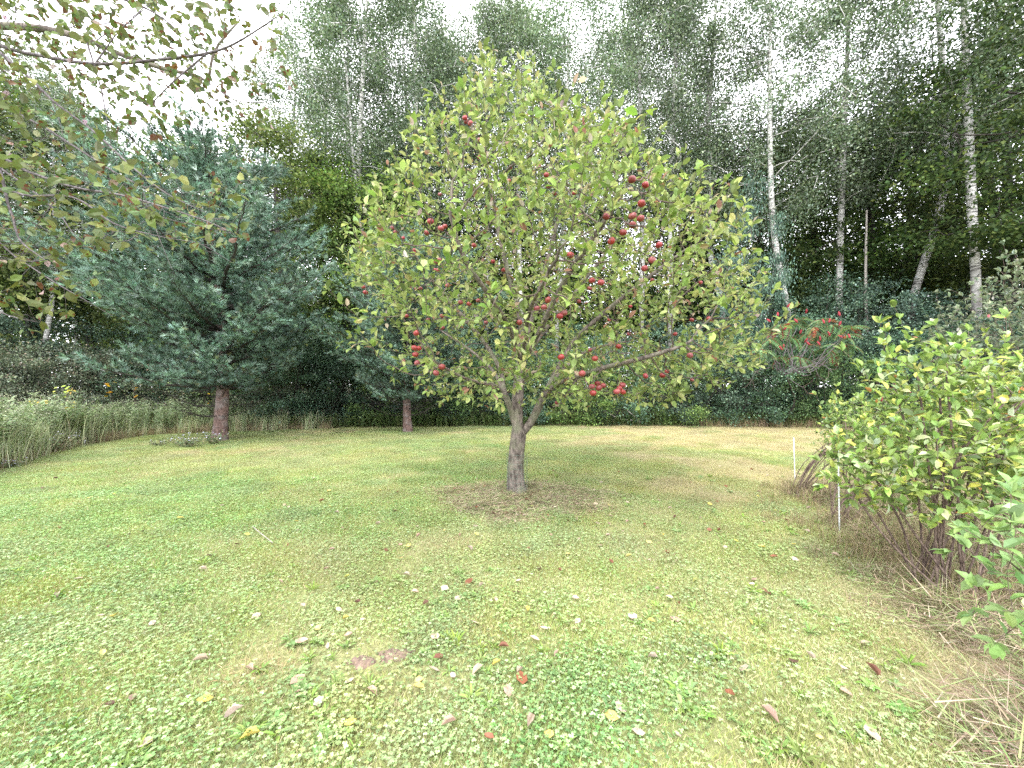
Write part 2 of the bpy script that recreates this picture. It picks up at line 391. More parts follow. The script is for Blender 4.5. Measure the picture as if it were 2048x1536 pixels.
def broadleaf(seed, H, z0, R, tr, nclump, nleaf, lsize, pal, wts, leafmat, barkmat, tpl=T_DIAMOND, lean=(0, 0), step=.45, clump_r=.55, up=.35, prof=None,
              multi=0, flat=0.6, sides=6, fork=False, trunkvis=None, tips=.012, trunk_to=.8):
    """Tree or tall shrub. Leaves sit in clumps round the ends of grown branches."""
    rng = np.random.default_rng(seed); pr = Proto()
    prof = prof or (lambda t: math.sqrt(max(0.02, 1 - (2 * t - 0.9) ** 2 / 1.25)))
    C = []
    while len(C) < nclump:
        t = rng.random(); a = rng.random() * 2 * math.pi; rr = math.sqrt(rng.random() * .85 + .15 * (rng.random() < .8))
        r = R * prof(t) * rr * (1 + .22 * math.sin(3 * a + seed) + .12 * math.sin(5 * a + t * 9))
        C.append((r * math.cos(a) + lean[0] * (t + .3), r * math.sin(a) + lean[1] * (t + .3), z0 + t * (H - z0)))
    C = np.array(C); spr = rng.gamma(3.0, 1 / 3.0, 2000) ** .6
    seeds, spar = [], []
    def addpath(ctrl, n, p0=-1):
        q = smooth_path(ctrl, n); last = p0
        for v in q:
            seeds.append(v); spar.append(last); last = len(seeds) - 1
        return last
    if multi:
        for k in range(multi):
            a = k * 2 * math.pi / multi + rng.random(); b = .12 + .1 * rng.random(); e = R * rng.uniform(.2, .6)
            addpath([(b * math.cos(a), b * math.sin(a), -.05), (e * .4 * math.cos(a), e * .4 * math.sin(a), H * .2), (e * math.cos(a), e * math.sin(a), H * .5)], 8)
    else:
        s = rng.normal(0, .12, (3, 2)) * H / 12
        addpath([(0, 0, -.1), (s[0, 0], s[0, 1], H * .2), (s[1, 0] + lean[0] * .3, s[1, 1] + lean[1] * .3, H * .45), (s[2, 0] + lean[0] * .8, s[2, 1] + lean[1] * .8, H * trunk_to)], int(H * trunk_to / step) + 2)
        if fork:
            m = [i for i in range(len(seeds)) if seeds[i][2] > H * .33][0]
            b = seeds[m]; addpath([b + (.15, .05, .6), b + (.7, .2, 2.5), b + (1.4, .3, H * .35)], int(H * .35 / step), m)
    nd, pa = grow(rng, seeds, spar, C, step, R * 2.2, step * 1.1, 60, (0, 0, up), .18)
    Rr, kids = radii(pa, tips, 2.1)
    k = tr / Rr[0] if not multi else 1.0
    if not multi: Rr = tips + (Rr - tips) * (tr - tips) / max(1e-6, Rr[0] - tips); Rr = np.where(np.arange(len(Rr)) < len(seeds), np.maximum(Rr, tr * (1 - nd[:, 2] / (H * 1.02)) ** .8), Rr)
    ch = chains(nd, pa, Rr, kids)
    main = [(p, r) for p, r, c in ch[:1]]; rest = [(p, r) for p, r, c in ch[1:]]
    if multi: pr.add('stems', tube_mesh('stems', [(p, r) for p, r, c in ch if len(p) > 1], 4), barkmat, 'stuff')
    else:
        p, r = main[0]; r = r.copy(); r[0] *= 1.35
        pr.add('trunk', tube_mesh('trunk', [(p, r)], 9), barkmat)
        rest = [(p, r) for p, r in rest if len(p) > 1]
        if rest: pr.add('limbs', tube_mesh('limbs', rest, 4), barkmat, 'stuff')
    # leaves round clump centres and branch tips
    tipn = np.array([nd[i] for i in range(len(nd)) if not kids[i]] or [nd[-1]])
    cen = np.vstack([C, tipn]) if len(tipn) else C
    wt = rng.gamma(1.3, 1, len(cen)); idx = rng.choice(len(cen), nleaf, p=wt / wt.sum())
    off = rng.normal(0, 1, (nleaf, 3)) * clump_r * np.array([1, 1, flat]) * rng.uniform(.45, 1.3, len(cen))[idx][:, None]
    Pn = cen[idx] + off
    Pn[:, 2] = np.maximum(Pn[:, 2], .04)
    D = norm(off * [1, 1, .4] + rng.normal(0, .6, (nleaf, 3)) + [0, 0, -.15]); N_ = norm(rng.normal(0, .55, (nleaf, 3)) + [0, 0, 1])
    S = lsize * rng.uniform(.7, 1.25, nleaf)
    tone = rng.normal(1, .18, len(cen))[idx]
    v, l, s, t = leaf_soup(rng, tpl, Pn, D, N_, S, pal, wts); t = np.clip(t * np.repeat(np.clip(tone, .6, 1.5), len(tpl[0]))[:, None], .004, .9)
    pr.add('crown' if not multi else 'foliage', mesh_from('crown', v, l, s, t), leafmat, 'stuff')
    return pr

def pine(seed, H):
    rng = np.random.default_rng(seed); pr = Proto()
    zt = np.linspace(-.1, H, 26); ax = np.stack([.10 * np.sin(zt * .7), .08 * np.cos(zt * .5), zt], 1); ax[:, :2] -= ax[1, :2]
    axp = lambda z: np.array([np.interp(z, zt, ax[:, 0]), np.interp(z, zt, ax[:, 1]), z])
    r = .165 * (1 - np.clip(zt / H, 0, 1)) ** .85 + .012; r[0] *= 1.35; r[1] *= 1.1
    pr.add('trunk', tube_mesh('trunk', [(ax, r)], 12), M['pine_bark'])
    prof = lambda z: np.interp(z, [1.3, 2.0, 3.0, 4.0, 5.4, 6.5, 7.4, H], [2.2, 2.6, 3.4, 3.9, 3.2, 2.3, 1.2, .2])
    limbs, dead, TP, TD = [], [], [], []
    z = .75
    while z < 1.75:
        for k in range(rng.integers(3, 6)):
            a = rng.random() * 6.28; Ld = rng.uniform(.9, 2.3); b = axp(z)
            q = np.array([b + np.array([math.cos(a + .15 * t), math.sin(a + .15 * t), 0]) * Ld * t + [0, 0, .25 * Ld * t ** 1.6 - .10 * math.sin(t * 5)] for t in np.linspace(0, 1, 7)])
            dead.append((q, np.linspace(.014, .003, 7)))
            for j in range(5):
                i = rng.integers(2, 6); d = rng.normal(0, 1, 3) * [1, 1, .4]; dead.append((np.array([q[i], q[i] + d * .16, q[i] + d * .3 + [0, 0, .05]]), np.array([.005, .004, .002])))
        z += .28
    z = 1.5; whorl = 0; TT = []
    while z < H - .05:
        n = rng.integers(7, 9) if z < H - 1.2 else 5; a0 = rng.random() * 6.28; whorl += 1
        for k in range(n):
            tone = rng.uniform(.6, 1.3); c0 = len(TP)
            a = a0 + k * 6.283 / n + rng.normal(0, .2); t_h = (z - 1.5) / (H - 1.5)
            Lb = prof(z) * rng.uniform(.6, 1.08) * (1 + .10 * math.sin(a * 3 + 1 + z * 1.1)) * (1 - .15 * math.cos(a))
            el = .25 + .55 * t_h + rng.normal(0, .12); b = axp(z); m = max(5, int(Lb / .22))
            ts = np.linspace(0, 1, m); d0 = np.array([math.cos(a), math.sin(a), 0.])
            sag = -.25 * (1 - t_h) * np.sin(ts * 2.6) * Lb * .3
            q = b + d0 * (Lb * ts)[:, None] * math.cos(el) + np.array([0, 0, 1.]) * ((Lb * math.sin(el) * ts ** 1.25) + sag)[:, None]
            q[1:] += rng.normal(0, .02, (m - 1, 3))
            limbs.append((q, np.linspace(.012 + .012 * Lb, .004, m)))
            side = np.cross(d0, [0, 0, 1.]); s = max(.18, .12 * Lb); sg = 1
            while s < Lb:
                u = s / Lb; bp = np.array([np.interp(u, ts, q[:, j]) for j in range(3)])
                for sg in (1, -1):
                    Ls = (.24 + .34 * (1 - u) * min(1, Lb / 2) + .10 * rng.random()) * (0.7 if u < .35 else 1.0) * rng.uniform(.7, 1.35)
                    dd = norm(d0 * .8 + side * sg * rng.uniform(.2, .9) + np.array([0, 0, rng.uniform(-.25, 1.0)]))
                    e = bp + dd * Ls + [0, 0, .12 * Ls]
                    limbs.append((np.array([bp, bp + dd * Ls * .5, e]), np.array([.006, .005, .003])))
                    w = .35 * Ls
                    while w <= Ls:
                        g = bp + dd * w + [0, 0, .12 * w]; TP.append(g); TD.append(norm(dd + rng.normal(0, .25, 3) + [0, 0, .3]))
                        if rng.random() < .7:
                            d2 = norm(dd + side * rng.choice((-1, 1)) * .9 + rng.normal(0, .3, 3) + [0, 0, .25]); TP.append(g + d2 * .10); TD.append(d2)
                        w += .09
                s += rng.uniform(.12, .17)
            for w in (0, .06, .12): TP.append(q[-1] - (q[-1] - q[-2]) * w * 3); TD.append(norm(q[-1] - q[-2] + [0, 0, .1]))
            TT += [tone] * (len(TP) - c0)
        z += .27 + .12 * rng.random()
    for w in np.arange(0, .9, .05): TP.append(axp(H - w)); TD.append(norm(np.array([*rng.normal(0, .5, 2), 1.])))
    TT += [1.1] * (len(TP) - len(TT)); TT = np.array(TT); TP, TD = np.array(TP), np.array(TD); n = len(TP); kN = 14
    Pn = np.repeat(TP, kN, 0) + rng.normal(0, .008, (n * kN, 3)); ax_ = np.repeat(TD, kN, 0)
    D = norm(ax_ + norm(rng.normal(0, 1, (n * kN, 3))) * rng.uniform(.35, .95, (n * kN, 1)))
    S = rng.uniform(.09, .15, n * kN)
    v, l, s = scatter_mesh(T_NEEDLE, Pn, D, rng.normal(0, 1, (n * kN, 3)), S, np.full(n * kN, .0125))
    pal = [(.125, .205, .145), (.19, .295, .215), (.075, .13, .085), (.28, .39, .31), (.18, .21, .10)]
    t = pick_tint(rng, n, pal, [4, 4, 3, 2, .4], .16) * TT[:, None]; t = np.repeat(t, kN * 3, axis=0)
    print('pine tufts', n)
    pr.add('limbs', tube_mesh('limbs', limbs, 4), M['dark_bark'], 'stuff')
    pr.add('dead_branches', tube_mesh('dead', dead, 4), M['dark_bark'], 'stuff')
    pr.add('needles', mesh_from('needles', v, l, s, t), M['needles'], 'stuff')
    return pr

# ------------------------------------------------------------------ stuff scatter: one object, geometry nodes
def scatter_object(name, templates, pts, rots, scl, pick, dryv, mat, label, cat):
    """templates: list of (V, loops, sizes, tint). Loose points of the same mesh carry them as instances."""
    V, Lp, S, Tn = merge(templates); nT = len(V); n = len(pts)
    tid = np.concatenate([np.full(len(t[2]), i) for i, t in enumerate(templates)])
    me = mesh_from(name, np.vstack([V, pts]), Lp, S, np.vstack([Tn, np.ones((n, 3))]))
    def at(nm, ty, dom, arr, key='value'):
        a = me.attributes.new(nm, ty, dom); a.data.foreach_set(key, np.ascontiguousarray(arr).ravel())
    at('tid', 'INT', 'FACE', tid.astype(np.int32))
    at('is_pt', 'BOOLEAN', 'POINT', np.r_[np.zeros(nT, bool), np.ones(n, bool)])
    at('rot', 'FLOAT_VECTOR', 'POINT', np.vstack([np.zeros((nT, 3)), rots]).astype(np.float32), 'vector')
    at('scl', 'FLOAT_VECTOR', 'POINT', np.vstack([np.ones((nT, 3)), np.asarray(scl).reshape(n, -1) * np.ones((1, 3))]).astype(np.float32), 'vector')
    at('pick', 'INT', 'POINT', np.r_[np.zeros(nT), pick].astype(np.int32))
    at('dry', 'FLOAT', 'POINT', np.r_[np.zeros(nT), dryv].astype(np.float32))
    ng = bpy.data.node_groups.new(name + '_scatter', 'GeometryNodeTree')
    ng.interface.new_socket('Geometry', in_out='INPUT', socket_type='NodeSocketGeometry'); ng.interface.new_socket('Geometry', in_out='OUTPUT', socket_type='NodeSocketGeometry')
    N, Lk = ng.nodes, ng.links
    gi, go = N.new('NodeGroupInput'), N.new('NodeGroupOutput')
    def attr(nm, ty):
        a = N.new('GeometryNodeInputNamedAttribute'); a.data_type = ty; a.inputs[0].default_value = nm; return a.outputs[0]
    se = N.new('GeometryNodeSeparateGeometry'); se.domain = 'POINT'; Lk.new(gi.outputs[0], se.inputs[0]); Lk.new(attr('is_pt', 'BOOLEAN'), se.inputs[1])
    sp = N.new('GeometryNodeSplitToInstances'); sp.domain = 'FACE'; Lk.new(se.outputs[1], sp.inputs[0]); Lk.new(attr('tid', 'INT'), sp.inputs['Group ID'])
    ip = N.new('GeometryNodeInstanceOnPoints'); Lk.new(se.outputs[0], ip.inputs['Points']); Lk.new(sp.outputs[0], ip.inputs['Instance'])
    ip.inputs['Pick Instance'].default_value = True
    Lk.new(attr('pick', 'INT'), ip.inputs['Instance Index']); Lk.new(attr('rot', 'FLOAT_VECTOR'), ip.inputs['Rotation']); Lk.new(attr('scl', 'FLOAT_VECTOR'), ip.inputs['Scale'])
    Lk.new(ip.outputs[0], go.inputs[0])
    o = mk(name, me, mat); md = o.modifiers.new('scatter', 'NODES'); md.node_group = ng
    tag(o, label, cat, kind='stuff'); return o

# ------------------------------------------------------------------ lie of the land
EDGE = np.array([G(-420, 1120)[:2], G(-150, 985)[:2], G(0, 938)[:2], G(150, 893)[:2], G(300, 871)[:2], G(440, 864)[:2], G(700, 857)[:2], G(1100, 853)[:2], G(1400, 853)[:2], G(1660, 856)[:2], G(2000, 858)[:2], (26, 13.2)])
def vnoise(x, y, s, seed):
    """cheap smooth value noise on arrays"""
    r = np.random.default_rng(seed).random((64, 64)); X = np.asarray(x) / s + 31.7; Y = np.asarray(y) / s + 17.3
    i, j = np.floor(X).astype(int), np.floor(Y).astype(int); u, v = X - i, Y - j; u = u * u * (3 - 2 * u); v = v * v * (3 - 2 * v)
    g = lambda a, b: r[a % 64, b % 64]
    return (g(i, j) * (1 - u) + g(i + 1, j) * u) * (1 - v) + (g(i, j + 1) * (1 - u) + g(i + 1, j + 1) * u) * v
def fbm(x, y, s, seed): return .5 * vnoise(x, y, s, seed) + .3 * vnoise(x, y, s / 2.3, seed + 1) + .2 * vnoise(x, y, s / 5, seed + 2)
def in_lawn(x, y, margin=0.0):
    """inside the mown area (signed by the edge line); arrays"""
    x = np.asarray(x, float); y = np.asarray(y, float)
    # left side edge as x limit, far edge as y limit
    side = EDGE[:5][:, ::1]
    xl = np.interp(y, EDGE[:5, 1], EDGE[:5, 0]); yl = np.interp(x, EDGE[4:, 0], EDGE[4:, 1])
    w = .35 * (fbm(x, y, 1.3, 5) - .5)
    return (x > xl + margin + w) & (y < yl - margin + w * .6)
APPLE = G(1034, 984)
def mulch_d(x, y):
    """1 in the dry mulch (round the apple tree, under the shrub row), falling to 0 on the lawn"""
    a = np.sqrt(((x - APPLE[0] - .05) / 1.25) ** 2 + ((y - APPLE[1] + .28) / .85) ** 2)
    m1 = np.clip(1.35 - a + .6 * (fbm(x, y, .5, 9) - .5), 0, 1)
    # row: from (4.3, 6.3) to (2.5, 1.2)
    rx = np.interp(y, [0, 1.5, 2.4, 3.6, 5.2, 6.3], [1.9, 1.9, 2.35, 3.15, 3.95, 4.5])
    m2 = .85 * np.clip((x - rx) / .6 + .3 + .35 * np.clip(2.6 - y, 0, 1) + 1.6 * (fbm(x, y, .6, 19) - .5), 0, 1) * np.clip((6.7 - y) / .7, 0, 1) * np.clip((7.5 - x) / 1, 0, 1)
    return np.maximum(m1, m2), m1, m2
def dryness(x, y):
    """0 lush clover green .. 1 straw"""
    d = .05 + .85 * fbm(x, y, 1.3, 40) - .1
    d += .28 * np.clip((x - .5) / 3, 0, 1) + .2 * np.clip((y - 6.5) / 5, 0, 1)
    d += .25 * np.exp(-(((x + 6.5) / 1.6) ** 2 + ((y - 8.8) / .5) ** 2))
    d -= .22 * np.clip((-x - .5) / 3, 0, 1) * np.clip((8 - y) / 3, 0, 1)
    m, m1, m2 = mulch_d(x, y)
    return np.clip(np.maximum(d, m * .95), 0, 1)

def grid_mesh(name, x0, x1, nx, y0, y1, ny, colf, hf, sel=None):
    xs, ys = np.linspace(x0, x1, nx), np.linspace(y0, y1, ny); X, Y = np.meshgrid(xs, ys); X, Y = X.ravel(), Y.ravel()
    V = np.stack([X, Y, hf(X, Y)], 1); i = (np.arange(ny - 1)[:, None] * nx + np.arange(nx - 1)[None]).ravel()
    Lp = np.stack([i, i + 1, i + nx + 1, i + nx], 1)
    return mesh_from(name, V, Lp.ravel(), np.full(len(Lp), 4), colf(X, Y), smooth=True)
def bump_h(X, Y): return .035 * (fbm(X, Y, 1.1, 77) - .5) * np.clip(1 - np.abs(Y - 7) / 40, 0, 1)
def lawn_col(X, Y):
    d = dryness(X, Y)[:, None]; m = mulch_d(X, Y)[0][:, None]
    c = np.array([(.17, .20, .075)]) * (1 - d) + np.array([(.30, .27, .15)]) * d
    c = c * (1 - m) + np.array([(.32, .24, .16)]) * m
    return c
lawn = mk('lawn', grid_mesh('lawn', -16, 18, 300, -3, 16, 180, lawn_col, bump_h), M['ground']); lawn['kind'] = 'structure'
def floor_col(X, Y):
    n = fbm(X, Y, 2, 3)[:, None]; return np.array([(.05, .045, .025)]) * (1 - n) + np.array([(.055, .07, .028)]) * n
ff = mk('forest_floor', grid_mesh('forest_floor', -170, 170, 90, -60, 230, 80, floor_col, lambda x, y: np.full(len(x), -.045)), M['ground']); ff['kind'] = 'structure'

# ------------------------------------------------------------------ grass, clover, weeds
def blade_tile(rng, n, sz, h, wid, pal, wts, lean=.5, tpl=T_NEEDLE):
    Pn = np.c_[np.clip(rng.normal(0, sz * .62, (n, 2)), -1.6 * sz, 1.6 * sz), np.zeros(n)]; a = rng.random(n) * 6.28
    D = np.c_[np.cos(a) * lean * rng.uniform(.2, 1.6, n), np.sin(a) * lean * rng.uniform(.2, 1.6, n), np.ones(n)]
    return leaf_soup(rng, tpl, Pn, D, np.c_[rng.normal(0, 1, (n, 2)), np.zeros(n)], h * rng.uniform(.5, 1.3, n), pal, wts, W=wid * rng.uniform(.7, 1.3, n))
def clover_tile(rng, n, sz, pal, wts):
    Pn = np.c_[rng.normal(0, sz * .62, (n, 2)), rng.uniform(.012, .045, n)]
    a0 = rng.random(n) * 6.28; til = rng.normal(0, .3, (n, 2)); out = []
    oct_ = (np.array([(0, 0, 0), (.38, .35, .06), (.42, .75, .04), (0, .92, 0), (-.42, .75, .04), (-.38, .35, .06)]), [0, 1, 2, 3, 0, 3, 4, 5], [4, 4])
    T = pick_tint(rng, n, pal, wts, .16); S = rng.uniform(.007, .0135, n)
    for k in range(3):
        a = a0 + k * 2.094; D = np.c_[np.cos(a), np.sin(a), rng.uniform(-.25, .25, n)]
        v, l, s = scatter_mesh(oct_, Pn, D, np.c_[til, np.ones(n)], S); out.append((v, l, s, np.repeat(T, 6, axis=0)))
    return merge(out)
def straw_tile(rng, n, sz, pal, lmin=.04, lmax=.14, wid=.0035, hz=.03, up=.15):
    Pn = np.c_[rng.uniform(-sz, sz, (n, 2)), rng.uniform(0, hz, n)]; a = rng.random(n) * 6.28
    D = np.c_[np.cos(a), np.sin(a), rng.normal(0, up, n)]
    return leaf_soup(rng, T_NEEDLE, Pn, D, np.c_[rng.normal(0, .4, (n, 2)), np.ones(n)], rng.uniform(lmin, lmax, n), pal, None, W=wid * rng.uniform(.6, 1.5, n))
def rosette(rng, n, ln, wd, pal, rise=.5, tpl=T_LEAF):
    a = np.arange(n) * 2.4 + rng.random(n) * .5; D = np.c_[np.cos(a), np.sin(a), rng.uniform(.15, rise * 2, n)]
    S = ln * rng.uniform(.6, 1.15, n); Pn = np.c_[np.cos(a) * .008, np.sin(a) * .008, np.full(n, .008)]
    return leaf_soup(rng, tpl, Pn, D, np.tile([0, 0, 1.], (n, 1)) + rng.normal(0, .15, (n, 3)), S, pal, None, W=S * wd)

GREEN = [(.26, .33, .11), (.32, .40, .14), (.18, .24, .07), (.44, .45, .22), (.55, .48, .32)]
r1 = np.random.default_rng(3); SZ = .24
tiles = [merge([blade_tile(r1, 2400, SZ, .036, .0042, GREEN, [4, 4, 3, 3, 2.4], .85), clover_tile(r1, 150, SZ, [(.22, .33, .13), (.30, .41, .19)], None)]) for _ in range(4)]
tiles += [merge([blade_tile(r1, 1900, SZ, .038, .0042, GREEN, [4, 4, 2, 2, 1.2], .85), clover_tile(r1, 430, SZ, [(.17, .28, .10), (.23, .35, .14), (.32, .43, .21), (.11, .18, .065)], None)]) for _ in range(4)]
tiles += [merge([blade_tile(r1, 900, SZ, .038, .0036, [(.46, .39, .25), (.34, .35, .16), (.26, .32, .12), (.52, .45, .32)], None, 1.1), straw_tile(r1, 260, SZ, [(.45, .37, .24), (.33, .25, .15)], .03, .09, .003, .02)]) for _ in range(3)]
g = .33; xs = np.arange(-13, 15.5, g); ys = np.arange(.9, 15.4, g); X, Y = np.meshgrid(xs, ys); X = X.ravel() + RNG.uniform(-.12, .12, X.size); Y = Y.ravel() + RNG.uniform(-.12, .12, Y.size)
ok = in_lawn(X, Y, -.15) & (np.abs(X) < Y * 1.42 + 1.6); X, Y = X[ok], Y[ok]
dr = dryness(X, Y); ml, m1_, m2_ = mulch_d(X, Y)
clv = fbm(X, Y, 1.2, 60) + .28 * np.clip((-X - .0) / 2.5, -.5, 1) * np.clip((7 - Y) / 3, 0, 1) + .12 * np.clip((3.2 - Y), 0, 1) - .12 * np.clip((X + .3) / 1.5, 0, 1)
pk = np.where(clv + RNG.normal(0, .09, len(X)) > .57, 4 + RNG.integers(0, 4, len(X)), RNG.integers(0, 4, len(X))); pk = np.where((dr + RNG.normal(0, .1, len(X)) > .68) | (ml > .4), 8 + RNG.integers(0, 3, len(X)), pk)
keep = ~((m1_ > .5) & (RNG.random(len(X)) < .88)) & ~((m2_ > .9) & (RNG.random(len(X)) < .6))
X, Y, dr, pk = X[keep], Y[keep], dr[keep], pk[keep]
# bare patch in the foreground stays open
BARE = G(755, 1318)
kb = ~((np.abs(X - BARE[0]) < .27) & (np.abs(Y - BARE[1] - .02) < .16)); X, Y, dr, pk = X[kb], Y[kb], dr[kb], pk[kb]
Z = bump_h(X, Y)
sx = np.where(pk < 8, RNG.uniform(.85, 1.15, len(X)), 1.0)
scatter_object('lawn_grass', tiles, np.c_[X, Y, Z - .003], np.c_[RNG.normal(0, .02, (len(X), 2)), RNG.random(len(X)) * 6.28], np.c_[np.ones(len(X)), np.ones(len(X)), sx * RNG.uniform(.8, 1.25, len(X))], pk, np.clip(dr * .55 - .1 + RNG.normal(0, .05, len(dr)), 0, .75), M['grass'],
               'short mown lawn grass and clover with yellowing patches', 'grass')
print('tiles', len(X))
# broad-leaved weeds in the lawn
wt = [rosette(r1, 9, .085, .42, [(.20, .30, .07), (.26, .36, .10), (.16, .24, .07)]) for _ in range(4)] + [rosette(r1, 11, .075, .7, [(.17, .27, .08), (.22, .33, .12)], .35) for _ in range(3)] + \
     [rosette(r1, 14, .11, .22, [(.24, .33, .09), (.18, .27, .07)], 1.0) for _ in range(2)]
n = 1000; yy = 1.35 + 5.5 * RNG.random(n) ** 1.4; xx = RNG.uniform(-1, 1, n) * (yy * 1.35 + .3)
w_ = fbm(xx, yy, .8, 90) + .12 * np.exp(-((xx - .3) / 1.3) ** 2) * (yy < 3); k_ = (w_ > .545) & (mulch_d(xx, yy)[0] < .4) & (np.hypot(xx - BARE[0], yy - BARE[1]) > .2); xx, yy = xx[k_], yy[k_]
scatter_object('broadleaf_weeds', wt, np.c_[xx, yy, bump_h(xx, yy)], np.c_[RNG.normal(0, .12, (len(xx), 2)), RNG.random(len(xx)) * 6.28], RNG.uniform(.35, .85, len(xx)), RNG.integers(0, len(wt), len(xx)), np.zeros(len(xx)), M['weed'],
               'low plantain and dandelion weeds growing through the mown grass', 'weeds')
# dry mulch of mown stalks
STRAW = [(.36, .285, .20), (.28, .21, .145), (.46, .38, .28), (.17, .12, .08), (.22, .25, .11), (.20, .27, .10), (.26, .32, .13)]
st = [straw_tile(r1, 420, .2, STRAW, .04, .15, .0042, .045) for _ in range(3)] + [straw_tile(r1, 260, .22, STRAW, .10, .32, .0045, .10, .45) for _ in range(3)]
xs = np.arange(-2, 8, .17); ys = np.arange(.6, 7.2, .17); X, Y = [q.ravel() + RNG.uniform(-.08, .08, q.size) for q in np.meshgrid(xs, ys)]
mm_, a_, b_ = mulch_d(X, Y); k_ = (mm_ > .25 + .5 * RNG.random(len(X))) & (X < Y * 1.5 + 1) & ((a_ > .3) | (RNG.random(len(X)) < .42))
X, Y, a_, b_ = X[k_], Y[k_], a_[k_], b_[k_]
tall = (b_ > .5) & (RNG.random(len(X)) < .75)
pk = np.where(tall, 3 + RNG.integers(0, 3, len(X)), RNG.integers(0, 3, len(X)))
scatter_object('dry_mulch', st, np.c_[X, Y, bump_h(X, Y)], np.c_[RNG.normal(0, .08, (len(X), 2)), RNG.random(len(X)) * 6.28], RNG.uniform(.8, 1.15, len(X)), pk, np.zeros(len(X)), M['straw'],
               'brown dry mulch of cut stalks round the apple trunk and under the shrub row', 'mulch')
# bare soil
def blob(name, cx, cy, rx, ry, h, seed, mat, z=.008, n=22, rings=6):
    rg = np.random.default_rng(seed); V, Lp, S = [(0, 0, h)], [], []
    w = 1 + .22 * np.interp(np.arange(n), np.arange(0, n + 1, 2), np.r_[(q := rg.normal(0, 1, n // 2)), q[0]])
    for k in range(1, rings + 1):
        f = k / rings
        for i in range(n):
            a = i * 6.2832 / n; V.append((rx * f * w[i] * math.cos(a), ry * f * w[i] * math.sin(a), h * (1 - f * f) - (.02 if k == rings else 0) + rg.normal(0, .0015)))
    for i in range(n): Lp += [0, 1 + i, 1 + (i + 1) % n]; S.append(3)
    for k in range(rings - 1):
        for i in range(n): a, b = 1 + k * n + i, 1 + k * n + (i + 1) % n; Lp += [a, a + n, b + n, b]; S.append(4)
    return mk(name, mesh_from(name, V, Lp, S, smooth=True), mat, loc=(cx, cy, z))
for (bx, by, rx, ry) in ((722, 1326, .085, .055), (785, 1313, .10, .06)):
    q = G(bx, by); o = blob('bare_soil', q[0], q[1], rx, ry, .02, int(bx), M['soil'], z=float(bump_h(q[:1], q[1:2])[0])); o['kind'] = 'structure'

# ------------------------------------------------------------------ the apple tree
rg = np.random.default_rng(21)
AX, AY = .62, 5.55
zk = [1.2, 1.45, 1.8, 2.3, 2.9, 3.6, 4.3, 5.0, 5.7, 6.2, 6.7]; rk = [1.2, 2.1, 2.6, 2.85, 2.85, 2.7, 2.35, 1.9, 1.4, 1.0, .5]
sil_x = [660, 700, 760, 830, 870, 940, 1010, 1100, 1250, 1320, 1400, 1480, 1540, 1600]; sil_y = [600, 450, 345, 255, 190, 125, 105, 140, 190, 270, 335, 400, 560, 650]
att = []
clc = []
while len(clc) < 170:
    z = rg.uniform(1.3, 6.5); q = math.sqrt(rg.random()); a = rg.random() * 6.2832; r_ = np.interp(z, zk, rk)
    clc.append((AX + r_ * q * math.cos(a), AY + r_ * q * math.sin(a), z))
clc = np.array(clc)
while len(att) < 5600:
    z = rg.uniform(1.25, 6.6); r_ = np.interp(z, zk, rk); a = rg.random() * 6.2832; q = math.sqrt(rg.random())
    ww = 1 + .09 * math.sin(a * 3 + z) + .06 * math.sin(a * 7 - z * 2)
    p = np.array([[AX + r_ * ww * q * math.cos(a), AY + r_ * ww * q * math.sin(a), z]])
    if rg.random() > (.45 + .55 * q): continue
    if rg.random() > (r_ / 2.85) ** 1.6 + .06: continue
    if rg.random() < np.interp(z, [3.9, 5.5], [0, .66]): continue
    if np.linalg.norm(clc - p[0], axis=1).min() > .40 and rg.random() > .10: continue
    u, v = pix(p); u, v = u[0], v[0]
    if v < 28 + np.interp(u, sil_x, sil_y) + 25 * rg.random() or u < 690 or u > 1545: continue
    att.append(p[0])
att = np.array(att)
sp, spar = [], []
def limb(ctrl, n, p0):
    last = p0
    for v in smooth_path(ctrl, n)[(1 if p0 >= 0 else 0):]: sp.append(v); spar.append(last); last = len(sp) - 1
    return last
D0 = APPLE[1]
base = [P(1034, 990, D0), P(1031, 950, D0), P(1033, 905, D0), P(1037, 872, D0)]
iF = limb(base, 8, -1)
i1 = limb([sp[iF], P(1034, 830, D0 + .02), P(1036, 785, D0 + .05), P(1042, 730, D0 + .2)], 8, iF)           # centre leader
iL = limb([sp[iF], P(1026, 835, D0 - .02), P(1018, 808, D0 - .1), P(1008, 785, D0 - .15)], 6, iF)            # left fork
limb([sp[iL], P(985, 768, D0 - .35), P(945, 762, D0 - .6), P(905, 745, D0 - .9), P(870, 722, D0 - 1.3)], 12, iL)
limb([sp[iL], P(1000, 740, D0 + .1), P(965, 680, D0 + .2), P(905, 610, D0 + .3), P(865, 560, D0 + .2), P(815, 490, D0)], 18, iL)
limb([sp[iL], P(985, 740, D0 + .4), P(940, 700, D0 + 1.0), P(880, 660, D0 + 1.6)], 12, iL)
iR = limb([sp[iF], P(1058, 850, D0 + .05), P(1072, 825, D0 + .05), P(1086, 795, D0)], 6, iF)                 # right fork
limb([sp[iR], P(1110, 770, D0 - .2), P(1150, 755, D0 - .6), P(1210, 735, D0 - 1.0), P(1290, 715, D0 - 1.3), P(1370, 690, D0 - 1.4)], 18, iR)
limb([sp[iR], P(1108, 750, D0 + .3), P(1150, 680, D0 + .35), P(1215, 620, D0 + .2), P(1290, 560, D0), P(1370, 500, D0 - .1)], 20, iR)
limb([sp[iR], P(1120, 745, D0 + .7), P(1180, 700, D0 + 1.3), P(1270, 680, D0 + 1.8)], 14, iR)
iC = i1
